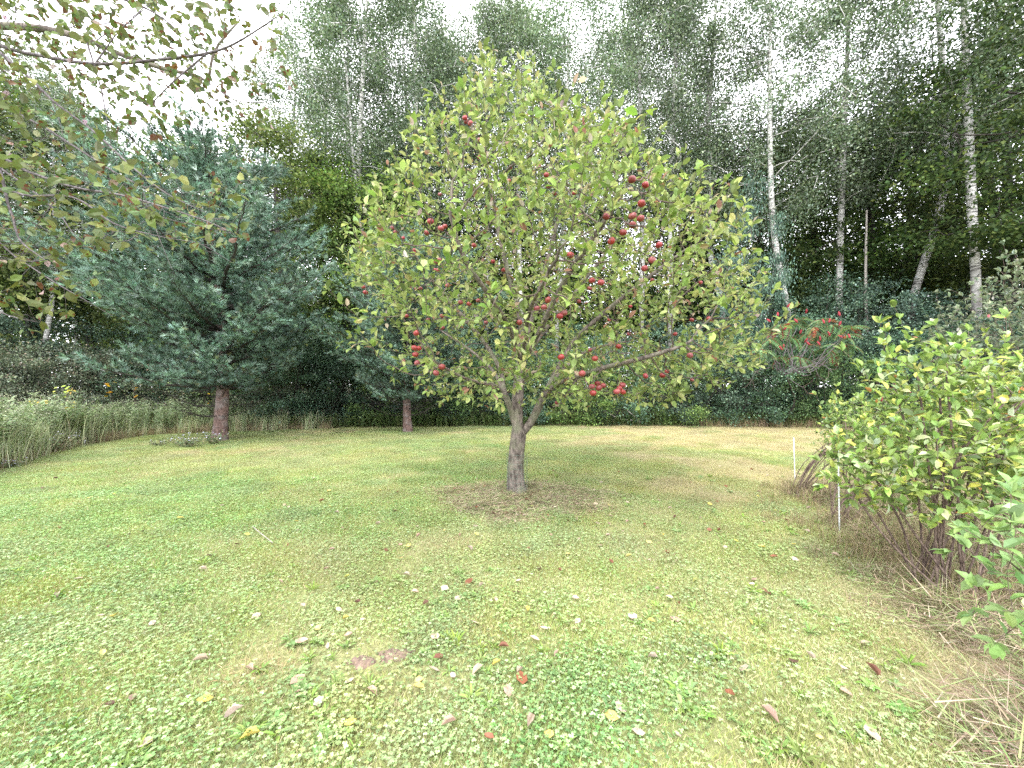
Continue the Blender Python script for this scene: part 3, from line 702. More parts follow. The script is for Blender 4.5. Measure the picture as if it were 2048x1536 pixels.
limb([sp[iC], P(1075, 670, D0 - .3), P(1130, 560, D0 - .8), P(1200, 455, D0 - 1.3), P(1262, 360, D0 - 1.6)], 22, iC)
limb([sp[iC], P(1040, 640, D0 + .3), P(1010, 520, D0 + .35), P(985, 400, D0 + .3), P(965, 260, D0 + .1)], 26, iC)
limb([sp[iC], P(1060, 650, D0 + .6), P(1090, 540, D0 + .8), P(1120, 420, D0 + .7), P(1140, 300, D0 + .5)], 24, iC)
limb([sp[iC], P(1090, 660, D0 + .5), P(1170, 560, D0 + .7), P(1260, 440, D0 + .7), P(1320, 340, D0 + .5)], 24, iC)
limb([sp[iC], P(1020, 660, D0 - .5), P(985, 600, D0 - 1.1), P(930, 520, D0 - 1.5), P(900, 430, D0 - 1.7)], 18, iC)
limb([sp[iC], P(1050, 680, D0 - .7), P(1060, 620, D0 - 1.4), P(1090, 560, D0 - 1.9)], 14, iC)
nseed = len(sp)

# fruit: (px, py, apparent diameter in photograph pixels) -> distance follows from a 7.5 cm apple
FR = [(833, 666, 13), (829, 696, 13), (837, 697, 12), (831, 709, 12), (834, 726, 12), (884, 734, 14), (872, 746, 13), (861, 443, 13), (853, 466, 11), (882, 457, 13), (890, 453, 10), (791, 464, 9), (784, 456, 9),
      (806, 476, 8), (792, 492, 9), (828, 506, 9), (829, 500, 8), (871, 524, 9), (879, 520, 10), (876, 541, 9), (870, 540, 8), (948, 491, 10), (895, 571, 9), (921, 605, 10), (938, 608, 10), (956, 601, 9), (884, 632, 9), (885, 656, 8),
      (841, 577, 9), (832, 578, 8), (813, 632, 9), (856, 640, 9), (731, 585, 10), (727, 574, 8), (986, 523, 9), (1007, 540, 9), (972, 645, 9), (1039, 645, 12), (1074, 617, 13), (1088, 615, 13), (1096, 600, 14), (1120, 632, 14), (1128, 626, 14),
      (1141, 510, 14), (1184, 561, 13), (1202, 565, 14), (1179, 577, 10), (1223, 482, 15), (1246, 465, 15), (1265, 450, 15), (1265, 432, 16), (1281, 437, 15), (1212, 433, 15), (1283, 407, 16), (1264, 359, 16), (1291, 370, 14),
      (1318, 490, 14), (1304, 520, 15), (1289, 537, 13), (1304, 560, 8), (1158, 603, 9), (1122, 714, 14), (1190, 717, 13), (1164, 747, 14), (1237, 693, 12), (1179, 700, 10), (1195, 767, 12), (1184, 773, 13), (1198, 776, 13), (1186, 786, 14), (1207, 771, 11),
      (1245, 770, 13), (1239, 777, 13), (1234, 783, 14), (1246, 784, 12), (1325, 751, 12), (1334, 743, 10), (1291, 752, 11), (1380, 711, 12), (1320, 706, 12), (1418, 638, 11), (1383, 640, 9), (1384, 760, 8), (1114, 806, 9),
      (930, 236, 11), (933, 243, 10), (941, 247, 11), (958, 280, 9), (1093, 350, 11), (1097, 373, 10), (1109, 387, 9), (1149, 386, 10), (880, 389, 8), (903, 393, 7), (1018, 362, 9), (959, 315, 8), (1258, 668, 9), (1261, 613, 8), (1350, 668, 9), (1021, 335, 8), (1401, 565, 8), (1218, 640, 8), (1476, 620, 9)]
fruit = []
for (fx, fy, fs) in FR:
    d = min(.078 * F / fs, 6.6); d = max(d, 3.2)
    p = P(fx, fy, d)
    fruit.append((p, fs / F * d / 2))
fp = np.array([f[0] for f in fruit])
att = np.vstack([att, fp + [0, 0, .07]])
nd, pa = grow(rg, sp, spar, att, .12, 1.1, .135, 110, (0, 0, .26), .16)
# long upright shoots of this year's growth standing out of the crown
kidn = np.bincount(pa[pa >= 0], minlength=len(nd)); cenx = np.array([AX, AY, 3.2])
cand = [i for i in range(nseed, len(nd)) if kidn[i] == 0 and nd[i][2] > 1.7 and np.linalg.norm((nd[i] - cenx) / [2.7, 2.7, 3.2]) > .72]
NN, PP = list(nd), list(pa)
for i in rg.choice(cand, min(520, len(cand)), replace=False):
    d = norm(norm(nd[i] - cenx) * .8 + [0, 0, .9] + rg.normal(0, .2, 3)); last = int(i); q = nd[i]
    for k in range(rg.integers(1, 5)):
        d = norm(d + rg.normal(0, .1, 3) + [0, 0, .08]); q = q + d * .11
        u_, v_ = pix(q[None]);
        if v_[0] < np.interp(u_[0], sil_x, sil_y) - 22: break
        NN.append(q); PP.append(last); last = len(NN) - 1
nd, pa = np.array(NN), np.array(PP)
Rr, kids = radii(pa, .0020, 2.05)
r_base = .115
Rr = .0022 + (Rr - .0022) * (r_base - .0022) / (Rr[0] - .0022)
tree = empty('apple_tree', APPLE, 'apple tree laden with red apples in the middle of the lawn', 'tree')
loc = np.array(APPLE)
ch = chains(nd, pa, Rr, kids)
big = [(p, r, c) for p, r, c in ch if r.max() > .012 or len(p) < 1]; small = [(p, r, c) for p, r, c in ch if r.max() <= .012]
p, r, c = big[0]
ht = p[:, 2]; r = r * (1 + .45 * np.exp(-np.maximum(ht, 0) / .12)); k = 30
mk('trunk', tube_mesh('trunk', [(p - loc, r)], 18), M['apple_bark'], tree)
for p, r, c in big[1:]:
    mk('branch', tube_mesh('branch', [(p - loc, r)], 10), M['apple_bark'], tree)
print('apple nodes', len(nd), 'big', len(big), 'small', len(small))
# leaves
leaf_n = [i for i in range(nseed, len(nd)) if Rr[i] < .0075]
LP, LD = [], []
for i in leaf_n:
    seg = nd[i] - nd[pa[i]]; tip = not kids[i]
    for k in range(5 if tip else (3 if Rr[i] < .004 else 1)):
        t = rg.random(); LP.append(nd[pa[i]] + seg * t if not tip or k < 2 else nd[i] + rg.normal(0, .012, 3)); LD.append(norm(seg) * .8 + rg.normal(0, .75, 3) + [0, 0, .12])
LP, LD = np.array(LP), norm(np.array(LD))
LS = rg.uniform(.052, .108, len(LP)); LN = norm(rg.normal(0, .5, (len(LP), 3)) + [0, -.1, 1])
LP = LP + LD * .015
# fruit hang clear of leaves on the near side
mid = LP + LD * (LS / 2)[:, None]; keep = np.ones(len(LP), bool)
u, v = pix(mid); dd = mid[:, 1]
for (fx, fy, fs), (q, fr) in zip(FR, fruit):
    near = (np.hypot(u - fx, v - fy) < fs * .62 + .042 * F / np.maximum(dd, 1)) & (dd < q[1] + .05) & (dd > q[1] - 2.4)
    keep &= ~(near & (rg.random(len(LP)) < .96)); keep &= np.linalg.norm(mid - q, axis=1) > .055
LP, LD, LS, LN = LP[keep], LD[keep], LS[keep], LN[keep]
PAL_A = [(.15, .225, .05), (.21, .295, .07), (.10, .15, .035), (.31, .38, .13), (.31, .33, .10), (.24, .13, .07), (.38, .32, .22)]
W_A = [5, 5, 3, 3, 1.5, .4, .6]
def leaf_parts(root, loc, LP, LD, LN, LS, pal, wts, mat, rng, wf, stuff_name, nbig=300, need=9.0):
    """nearest, largest showing leaves are objects; the rest one mesh"""
    u, v = pix(LP); d = LP[:, 1]; px = LS * F / np.maximum(d, .3)
    vis = (u > 0) & (u < 2048) & (v > 0) & (v < 1536) & (d > .3) & (px > need)
    rank = np.where(vis, px - .8 * 0, -1); idx = np.argsort(-rank)[:nbig]; idx = idx[rank[idx] > 0]
    meshes = []
    for k in range(14):
        t = pick_tint(rng, 1, pal, wts, .12)[0]; V = T_LEAF[0] * [wf, 1, 1] * 1.0; V = V.copy(); V[:, 2] += rng.normal(0, .02, len(V)) - (.12 * rng.random()) * V[:, 1] ** 2
        me = mesh_from('leaf', V, T_LEAF[1], T_LEAF[2], np.tile(t, (8, 1))); me.materials.append(mat); meshes.append(me)
    X, Y, Z = basis(LD[idx], LN[idx])
    for j, i in enumerate(idx):
        o = mk('leaf', meshes[rng.integers(0, 14)], None, root)
        q = LP[i] - loc; s = float(LS[i])
        o.matrix_basis = Matrix(((X[j, 0] * s, Y[j, 0] * s, Z[j, 0] * s, q[0]), (X[j, 1] * s, Y[j, 1] * s, Z[j, 1] * s, q[1]), (X[j, 2] * s, Y[j, 2] * s, Z[j, 2] * s, q[2]), (0, 0, 0, 1)))
    rest = np.ones(len(LP), bool); rest[idx] = False
    v_, l_, s_, t_ = leaf_soup(rng, T_LEAF, LP[rest] - loc, LD[rest], LN[rest], LS[rest], pal, wts, W=LS[rest] * wf)
    mk(stuff_name, mesh_from(stuff_name, v_, l_, s_, t_), mat, root, 'stuff')
    print(root.name, 'leaves', len(LP), 'as objects', len(idx))
leaf_parts(tree, loc, LP, LD, LN, LS, PAL_A, W_A, M['apple_leaf'], rg, .92, 'foliage')
# fruit and the twigs that carry it
def apple_mesh(seed):
    rr = np.random.default_rng(seed); n, m = 18, 12; V = []; prof_r, prof_z = [], []
    for j in range(m + 1):
        th = math.pi * j / m; r_ = math.sin(th) * (1.02 + .05 * math.cos(th)); z_ = math.cos(th) * .9
        if j < 3: z_ -= (.28, .10, .0)[j]
        if j > m - 2: z_ += (.06, .14)[j - m + 1]
        prof_r.append(r_); prof_z.append(z_)
    ph = rr.random(2) * 6.28
    for j in range(m + 1):
        for i in range(n):
            a = i * 6.2832 / n; w = 1 + .035 * math.cos(a * 5 + ph[0]) * (1 if j > m / 2 else .4) + .03 * math.cos(2 * a + ph[1]); V.append((prof_r[j] * w * math.cos(a), prof_r[j] * w * math.sin(a), prof_z[j]))
    Lp = [];
    for j in range(m):
        for i in range(n): a, b = j * n + i, j * n + (i + 1) % n; Lp += [a, a + n, b + n, b]
    return mesh_from('apple', V, Lp, np.full(n * m, 4), smooth=True)
AM = [apple_mesh(s) for s in range(4)]
for a in AM: a.materials.append(M['apple'])
stem_me = tube_mesh('stem', [(np.array([(0, 0, .6), (.05, 0, .95), (.16, .03, 1.25)]), .05)], 5); stem_me.materials.append(M['stem'])
extra = []
for k, (q, fr) in enumerate(fruit):
    o = mk('apple', AM[k % 4], None, tree, loc=q - loc); o.scale = (fr, fr, fr * rg.uniform(.9, 1.02)); o.rotation_euler = (rg.normal(0, .35), rg.normal(0, .35), rg.random() * 6.28)
    s = mk('stem', stem_me, None, o)
    top = q + [0, 0, fr * 1.15]; dn = np.linalg.norm(nd - top, axis=1); j = dn.argmin()
    if dn[j] < .9: extra.append((np.array([nd[j], (nd[j] + top) / 2 + [0, 0, .04], top]), np.array([.0035, .003, .002])))
mk('twigs', tube_mesh('twigs', [(p - loc, r) for p, r, c in small if len(p) > 1] + [(p - loc, r) for p, r in extra], 4), M['twig'], tree, 'stuff')

# wire guard round the trunk
gx, gy = float(APPLE[0]), float(APPLE[1])
guard = empty('wire_guard', (gx, gy, 0), 'thin green wire mesh cylinder standing round the foot of the apple trunk', 'tree guard')
R_ = .155; wires = []
for i in range(16):
    a = i * 6.2832 / 16; wires.append((np.array([(R_ * math.cos(a) * (1 + .04 * math.sin(z * 9 + i)), R_ * math.sin(a), z) for z in np.linspace(0, .58, 6)]), .0013))
for z in np.linspace(.03, .57, 9):
    aa = np.linspace(0, 6.2832, 25); wires.append((np.c_[R_ * np.cos(aa), R_ * np.sin(aa), z + .006 * np.sin(aa * 2)], .0013))
for k_, nm in ((slice(0, 16), 'upright_wire'), (slice(16, None), 'ring_wire')):
    for w in wires[k_]: mk(nm, tube_mesh(nm, [w], 4), M['wire'], guard)
w = mk('twist_tie', tube_mesh('tie', [(np.array([(R_, -.02, .57), (R_ + .04, -.03, .60), (R_ + .07, -.02, .585)]), .003), (np.array([(R_, -.02, .35), (R_ + .03, -.03, .36), (R_ + .01, -.02, .40)]), .003)], 5), M['stem'], guard)

# ------------------------------------------------------------------ white pines
pine_p = pine(5, 8.2)
q = G(440, 882); pine_p.place('white_pine', (q[0], q[1], 0), 'large blue-green white pine at the left edge of the lawn', 'tree', 'white pines at the lawn edge', rz=.4)
q = G(815, 864); pine_p.place('white_pine', (q[0], q[1], 0), 'smaller white pine with slim reddish trunk behind the apple tree', 'tree', 'white pines at the lawn edge', rz=2.7, sc=.80)

# ------------------------------------------------------------------ woods
ASP = [(.10, .14, .07), (.14, .185, .10), (.06, .09, .04), (.24, .29, .19)]
MAP = [(.05, .085, .022), (.08, .125, .03), (.13, .17, .035), (.035, .06, .02)]
LIM = [(.10, .16, .04), (.14, .20, .05), (.07, .11, .03), (.19, .23, .06)]
SHR = [(.055, .10, .06), (.09, .15, .09), (.03, .055, .03), (.16, .23, .16)]
GRY = [(.12, .15, .09), (.16, .20, .12), (.09, .12, .06), (.22, .18, .12)]
aprof = lambda t: (.55 + .6 * math.sin(math.pi * min(1, t * 1.02) ** .8)) * (1 if t < .85 else max(.15, (1 - t) / .15))
aspen = [broadleaf(31, 23, 10.5, 2.9, .14, 165, 31000, .108, ASP, [4, 4, 3, 2.2], M['aspen_leaf'], M['birch'], lean=(.5, 0), step=.5, clump_r=.45, up=.5, prof=aprof, flat=1.0, trunk_to=.93),
         broadleaf(32, 22.5, 9.5, 3.1, .13, 170, 33000, .108, ASP, [4, 4, 3, 2.2], M['aspen_leaf'], M['birch'], lean=(-.6, .2), step=.5, clump_r=.45, up=.5, prof=aprof, flat=1.0, trunk_to=.92),
         broadleaf(33, 24, 11.5, 2.9, .15, 150, 27000, .108, ASP, [4, 4, 3, 2.2], M['aspen_leaf'], M['birch'], lean=(.9, 0), step=.5, clump_r=.46, up=.5, prof=aprof, flat=1.0, fork=True, trunk_to=.9)]
maple = [broadleaf(41, 14, 4.6, 3.4, .19, 135, 23000, .13, MAP, [4, 3, 1.2, 3], M['maple_leaf'], M['dark_bark'], step=.5, clump_r=.55, up=.3, flat=.45),
         broadleaf(42, 13.5, 5.0, 3.1, .16, 105, 17500, .13, MAP, [4, 3, 1.5, 2], M['maple_leaf'], M['dark_bark'], lean=(1.2, 0), step=.5, clump_r=.5, up=.3, flat=.45),
         broadleaf(43, 12.5, 1.5, 3.4, .17, 180, 28000, .12, LIM, [4, 3, 3, 1], M['maple_leaf'], M['dark_bark'], step=.5, clump_r=.5, up=.3, flat=.5)]
shrub = [broadleaf(51, 3.2, .1, 1.7, .03, 110, 15000, .062, SHR, [4, 3, 3, 1], M['shrub_leaf'], M['dark_bark'], step=.25, clump_r=.24, up=.3, flat=.6, multi=7, tips=.006),
         broadleaf(52, 2.9, .1, 1.9, .03, 110, 15000, .06, GRY, [4, 3, 2, .8], M['shrub_leaf'], M['dark_bark'], step=.25, clump_r=.22, up=.3, flat=.6, multi=7, tips=.006),
         broadleaf(53, 6.2, .6, 2.5, .05, 120, 20000, .09, SHR, [4, 4, 2, 1.5], M['shrub_leaf'], M['dark_bark'], step=.35, clump_r=.36, up=.3, flat=.35, multi=6, tips=.008),
         broadleaf(54, 2.2, .05, 1.6, .03, 100, 13000, .055, [(.07, .13, .04), (.11, .18, .05), (.05, .09, .03), (.17, .24, .08)], [4, 3, 2, 1], M['shrub_leaf'], M['dark_bark'], step=.22, clump_r=.2, up=.3, flat=.7, multi=7, tips=.005)]

def at(px, d, x_off=0): return ((px - 1024) / F * d + x_off, d, -.04)
def spread(protos, rows, name, cat, group):
    for (px, d, k, rz, s, label) in rows: protos[k].place(name, at(px, d), label, cat, group, rz, s)
spread(aspen, [
    (1557, 17.0, 1, .3, .93, 'slim white-barked aspen just right of the apple tree crown'),
    (1678, 18.0, 0, .2, .95, 'white-barked aspen leaning slightly right, with pale dead snag beside it'),
    (1846, 17.0, 2, -.2, 1.0, 'white-barked aspen whose trunk forks into a V above the dark shrubs'),
    (1948, 14.6, 0, 2.2, .98, 'stoutest white-barked aspen, standing at the far right before dark maples'),
    (842, 20.0, 0, 3.3, 1.0, 'white aspen trunk showing left of the apple tree top'),
    (806, 22.5, 2, 1.5, 1.0, 'thinner aspen right behind the aspen left of the apple top'),
    (1125, 20.5, 1, 2.6, 1.02, 'tall aspen straight behind the apple tree top'),
    (1285, 21.0, 0, 4.4, 1.0, 'aspen rising behind the right shoulder of the apple tree'),
    (1432, 20.0, 2, 3.9, .98, 'aspen behind the right edge of the apple crown'),
    (712, 21.0, 1, .8, 1.0, 'aspen with full grey-green crown above the smaller pine'),
    (975, 23.5, 0, 5.2, 1.05, 'farther aspen filling the gap above the apple tree'),
    (640, 24.0, 0, 1.1, .96, 'leftmost tall aspen, its crown bordering the open sky'),
    (1370, 24.5, 1, 4.9, 1.02, 'farther aspen seen between two nearer aspens right of centre'),
    (1215, 26.0, 2, .5, 1.08, 'distant aspen between the two aspens behind the apple tree'),
    (745, 19.0, 2, 4.2, .95, 'aspen just right of the tallest pine tip gap'),
    (1040, 21.5, 0, 2.4, 1.0, 'aspen just left behind the apple tree summit'),
    (905, 27.0, 1, 3.9, 1.1, 'far aspen behind the left shoulder of the apple tree'),
    (150, 19.0, 0, 3.6, .70, 'shorter aspen behind the overhanging branches at the left'),
    (10, 17.0, 2, 2.0, .72, 'shorter aspen at the left edge behind the overhanging branches'),
    (590, 22.0, 2, 5.0, .86, 'aspen at the border of the open sky, left of the tallest'),
    (870, 24.5, 0, 1.0, 1.04, 'aspen filling the gap left of the apple tree summit'),
    (1080, 25.0, 2, 3.7, 1.06, 'far aspen directly above the apple tree summit'),
    (1340, 19.5, 0, .9, .97, 'nearer aspen above the right shoulder of the apple tree'),
    (98, 13.6, 1, 5.5, .56, 'small pale-trunked aspen at the left behind overhanging branches'),
], 'aspen_tree', 'tree', 'aspens along the woodland edge')
spread(maple, [
    (560, 16.5, 2, .4, 1.0, 'bright green maple just right behind the large pine'),
    (640, 19.0, 0, 2.0, .9, 'dark maple between the two pines'),
    (712, 18.6, 2, 4.4, .98, 'green maple above and left of the smaller pine'),
    (775, 19.4, 2, 1.3, .92, 'green maple close behind the left edge of the apple crown'),
    (330, 17.5, 2, 3.0, 1.02, 'yellow-green tree rising behind the large pine'),
    (60, 14.5, 0, 1.2, .86, 'dark leafy maple at the left edge behind overhanging branches'),
    (190, 17.0, 1, 4.0, 1.0, 'open-crowned maple left of the large pine'),
    (440, 20.5, 0, 5.0, .92, 'dark maple directly behind the top of the large pine'),
    (-90, 12.5, 2, 2.2, .9, 'green tree cut by the left edge of the view'),
    (1490, 21.5, 1, .0, 1.12, 'dark maple left of the slim aspen'),
    (1625, 22.5, 0, 1.0, 1.22, 'dark maple between slim and leaning aspens'),
    (1745, 20.5, 0, 2.9, 1.08, 'open dark maple just right of the leaning aspen'),
    (1820, 24.0, 0, 4.4, 1.25, 'maple in the gap left of the forked aspen'),
    (1905, 20.0, 1, 5.3, 1.15, 'dark-trunked maple between forked and stoutest aspens'),
    (2010, 16.0, 0, .6, 1.12, 'tall dark maple at the upper right corner'),
    (2120, 13.5, 1, 3.6, 1.15, 'dark maple reaching in from beyond the right edge'),
    (1990, 21.0, 0, 2.1, 1.2, 'tall maple behind the stoutest aspen'),
    (1560, 19.5, 1, 2.2, .98, 'open dark maple close behind the slim aspen'),
    (1690, 25.5, 0, 3.9, 1.3, 'far dark maple behind the leaning aspen'),
    (1410, 23.0, 0, 5.2, 1.1, 'dark maple behind the right rim of the apple crown'),
    (900, 25.0, 0, 1.7, .9, 'dark maple low behind the left part of the apple tree'),
    (1060, 26.5, 1, 3.3, .95, 'maple far behind the apple trunk'),
    (1200, 25.0, 0, 4.6, .9, 'dark maple low behind the right part of the apple tree'),
    (1350, 26.0, 2, .9, .9, 'green maple behind the right side of the apple tree'),
    (760, 24.0, 0, 5.9, .9, 'dark maple behind the smaller pine'),
], 'maple_tree', 'tree', 'maples in the woods behind the lawn')
rows = []
hedge = [(650, 15.2, 0, 1.0, 'dark shrub right of the large pine trunk'), (730, 15.6, 0, 1.05, 'dark shrub left of the smaller pine trunk'), (820, 15.4, 3, 1.2, 'dark shrub straight behind the smaller pine trunk'),
         (900, 15.3, 0, .98, 'dark-green shrub between smaller pine and apple trunk'), (975, 15.6, 3, 1.2, 'shrub just left behind the apple trunk'), (1060, 15.3, 0, .95, 'shrub just right behind the apple trunk'),
         (1140, 15.5, 3, 1.25, 'shrub behind the low red apple clusters'), (1225, 15.3, 0, 1.0, 'shrub behind the pale fallen branch'), (1310, 15.5, 3, 1.15, 'shrub right of the pale fallen branch'),
         (1395, 15.2, 0, 1.0, 'shrub below the right side of the apple crown'), (1475, 15.0, 0, 1.08, 'blue-green shrub left of the sumac'), (1560, 15.4, 3, 1.2, 'low dark shrub under the sumac'),
         (1650, 15.2, 3, 1.3, 'bright leafy shrub below the sumac seed heads'), (1740, 15.2, 0, 1.05, 'dark shrub right of the sumac'), (1840, 14.6, 0, 1.1, 'dark shrub above the berry bush tips'), (1930, 13.6, 0, 1.15, 'dark shrub behind the right berry bushes'),
         (2040, 12.6, 0, 1.2, 'dark shrub at the right edge behind the berry bushes')]
for i, (px, d, k, s, lb) in enumerate(hedge): rows.append((px, d, k, i * 1.3, s, lb))
big = [(1545, 16.6, .82, 'rounded blue-green tall shrub left of the dark mound'), (1650, 16.9, 1.0, 'tallest dark layered shrub beside the leaning aspen'), (1760, 16.4, .95, 'spreading layered shrub between leaning and forked aspens'),
       (1860, 16.0, .86, 'dark tall shrub at the foot of the forked aspen'), (1975, 15.6, .9, 'tall shrub behind the stoutest aspen foot'), (1440, 17.2, .8, 'tall shrub behind the right edge of the apple tree'),
       (1330, 17.6, .75, 'tall shrub behind the right half of the apple tree'), (690, 17.6, .8, 'tall shrub between the pines'), (860, 17.8, .72, 'tall dark shrub behind the smaller pine'), (1000, 18, .7, 'tall shrub behind the left of the apple crown'), (1160, 18, .7, 'tall shrub behind the centre of the apple crown'),
       (575, 14.6, .78, 'tall shrub close to the large pine on its right'), (300, 16.0, .7, 'tall shrub close behind the large pine on its left'), (110, 14.2, .72, 'tall dark shrub at the left under the overhanging branches'), (-40, 12.6, .7, 'tall shrub at the left edge')]
for i, (px, d, s, lb) in enumerate(big): rows.append((px, d, 2, 1 + i * 1.7, s, lb))
left = [(20, 12.0, 1, .95, 'grey-green shrub at the left edge above the tall grass'), (110, 13.0, 1, 1.0, 'grey-green shrub with brownish tips left of the yellow seedling'), (205, 13.8, 1, 1.0, 'grey-green shrub behind the orange wildflowers'), (300, 14.6, 0, .9, 'dark shrub left of the large pine trunk'),
        (390, 14.9, 1, .9, 'shrub right behind the large pine trunk'), (480, 15.0, 3, 1.2, 'leafy shrub just right of the large pine trunk'), (560, 15.0, 1, .85, 'pale shrub between pine trunk and dark hedge'), (-70, 10.8, 1, 1.0, 'grey-green shrub cut by the left edge')]
for i, (px, d, k, s, lb) in enumerate(left): rows.append((px, d, k, .5 + i * 2.1, s, lb))
spread(shrub, rows, 'woodland_shrub', 'shrub', 'shrubs along the woodland edge')
shrub[2].place('small_tree', at(1500, 16.2), 'small blue-green tree with rounded top right of the apple crown', 'tree', None, 2.0, (.55, .55, 1.62))
# the wood beyond, too deep to tell one tree from the next
rw = np.random.default_rng(70); n = 95
ty = np.where(rw.random(n) < .5, rw.uniform(24, 33, n), rw.uniform(30, 55, n)); tx = rw.uniform(-1.5, 1.55, n) * ty
tp = []
for k in range(3):
    m = 5200; t = rw.random(m); a = rw.random(m) * 6.28; cs = rw.normal(0, 1, (60, 3)) * [1.7, 1.7, 3.2] + [0, 0, 6.5]; ci = rw.integers(0, 60, m)
    Pn = cs[ci] + rw.normal(0, .55, (m, 3)); Pn[:, 2] = np.abs(Pn[:, 2])
    lv = leaf_soup(rw, T_DIAMOND, Pn, rw.normal(0, 1, (m, 3)), rw.normal(0, .6, (m, 3)) + [0, 0, 1], rw.uniform(.16, .26, m), MAP, None)
    v_, l_, s_ = tube_parts([(np.array([(0, 0, 0), (.1, 0, 4), (.3, .1, 9), (.2, .1, 12)]), np.array([.2, .17, .1, .04]))], 6)
    tp.append(merge([lv, (v_, l_, s_, np.tile([.05, .04, .035], (len(v_), 1)))]))
scatter_object('deep_woods', tp, np.c_[tx, ty, np.full(n, -.05)], np.c_[np.zeros((n, 2)), rw.random(n) * 6.28], np.c_[np.ones((n, 2)) * rw.uniform(.9, 1.3, (n, 1)), rw.uniform(.75, 1.05, n)], rw.integers(0, 3, n), np.zeros(n), M['maple_leaf'],
               'deep dark woods filling the distance behind the lawn', 'woods')

# ------------------------------------------------------------------ undergrowth: brush at the wood's foot, tall grass and goldenrod at the left
ru = np.random.default_rng(80)
def herb(rng, h, nl, ln, wd, pal, stemcol=(.16, .17, .07), top=None, ntop=0):
    lean = rng.normal(0, .12, 2); path = np.array([(lean[0] * t * t * h, lean[1] * t * t * h, t * h) for t in np.linspace(0, 1, 5)])
    v, l, s = tube_parts([(path, np.linspace(.004, .0015, 5))], 3); parts = [(v, l, s, np.tile(stemcol, (len(v), 1)))]
    t = rng.uniform(.08, 1, nl); Pn = np.c_[np.interp(t, np.linspace(0, 1, 5), path[:, 0]), np.interp(t, np.linspace(0, 1, 5), path[:, 1]), t * h]; a = rng.random(nl) * 6.28
    D = np.c_[np.cos(a), np.sin(a), rng.uniform(-.1, .9, nl)]; S = ln * rng.uniform(.6, 1.2, nl)
    parts.append(leaf_soup(rng, T_DIAMOND, Pn, D, np.tile([0, 0, 1.], (nl, 1)) + rng.normal(0, .3, (nl, 3)), S, pal, None, W=S * wd))
    if ntop:
        Pn = path[-1] + rng.normal(0, 1, (ntop, 3)) * [.07, .07, .05]; parts.append(leaf_soup(rng, T_DIAMOND, Pn, rng.normal(0, 1, (ntop, 3)), rng.normal(0, 1, (ntop, 3)), rng.uniform(.012, .022, ntop), top, None))
    return merge(parts)
hp = [herb(ru, ru.uniform(.8, 1.15), 60, .10, .5, [(.25, .33, .17), (.33, .40, .24), (.17, .23, .11)], top=[(.45, .44, .30), (.38, .40, .28)], ntop=26) for _ in range(5)] + \
     [herb(ru, ru.uniform(.5, .8), 50, .09, .8, [(.15, .22, .08), (.19, .27, .10), (.27, .28, .13)]) for _ in range(4)]
def band(n, seed, lo, hi, xa, xb):
    """points in a strip outside the lawn edge, lo..hi metres beyond it, between photograph columns xa..xb"""
    r = np.random.default_rng(seed); u = r.uniform(xa, xb, n); seg = r.uniform(lo, hi, n); ed = EDGE
    # distance of the edge along each column
    pu, _ = pix(np.c_[ed, np.zeros(len(ed))]); d = np.interp(u, pu, ed[:, 1]); d = d + seg * np.clip(d / 12, .5, 1)
    return np.c_[(u - 1024) / F * d, d, np.zeros(n)], u
pts, u = band(2100, 81, .15, 3.2, -120, 680)
hgt = np.interp(u, [-100, 200, 400, 700], [1.15, 1.05, .8, .5]) * ru.uniform(.7, 1.1, len(u)) * np.clip(.45 + (pts[:, 1] * 0 + fbm(pts[:, 0], pts[:, 1], 1.5, 7)), .5, 1.2)
pk = np.where(ru.random(len(u)) < .75, ru.integers(0, 5, len(u)), 5 + ru.integers(0, 4, len(u)))
scatter_object('goldenrod_patch', hp, pts, np.c_[ru.normal(0, .1, (len(u), 2)), ru.random(len(u)) * 6.28], hgt, pk, np.zeros(len(u)), M['weed'], 'waist-high goldenrod and weeds along the left lawn edge', 'weeds')
lp = [herb(ru, ru.uniform(.25, .5), 46, .075, .85, [(.09, .15, .045), (.13, .20, .06), (.07, .11, .035), (.19, .22, .09)]) for _ in range(5)]
pts, u = band(2600, 83, .0, 1.9, 560, 2000)
scatter_object('edge_brush', lp, pts, np.c_[ru.normal(0, .15, (len(u), 2)), ru.random(len(u)) * 6.28], ru.uniform(.5, 1.25, len(u)), ru.integers(0, 5, len(u)), np.zeros(len(u)), M['weed'], 'low leafy brush along the foot of the woods', 'brush')
# arching long grass
def long_grass(rng, n, h, wid, pal, spread_=.12, bend=.9):
    out = []; k = 5; a = rng.random(n) * 6.28; b0 = np.c_[rng.normal(0, spread_, (n, 2)), np.zeros(n)]; hh = h * rng.uniform(.5, 1.15, n); bd = bend * rng.uniform(.2, 1.1, n)
    T = pick_tint(rng, n, pal, None, .15); V = []
    for j in range(k):
        t = j / (k - 1); c = np.c_[np.cos(a) * bd * hh * t * t * .6, np.sin(a) * bd * hh * t * t * .6, hh * (t - .35 * bd * t ** 3)] + b0
        w = wid * (1 - t) ** .7 + .0004; sd = np.c_[-np.sin(a), np.cos(a), np.zeros(n)] * w / 2; V += [c - sd, c + sd]
    V = np.stack(V, 1).reshape(-1, 3); base_ = (np.arange(n) * 2 * k)[:, None, None]
    q = np.array([[2 * j, 2 * j + 1, 2 * j + 3, 2 * j + 2] for j in range(k - 1)])[None]
    return V, (base_ + q).ravel(), np.full(n * (k - 1), 4), np.repeat(T, 2 * k, axis=0)
TALL = [(.30, .37, .19), (.40, .43, .27), (.22, .29, .12), (.46, .42, .28)]; BRN = [(.30, .23, .14), (.40, .32, .21), (.21, .155, .10), (.25, .26, .11)]
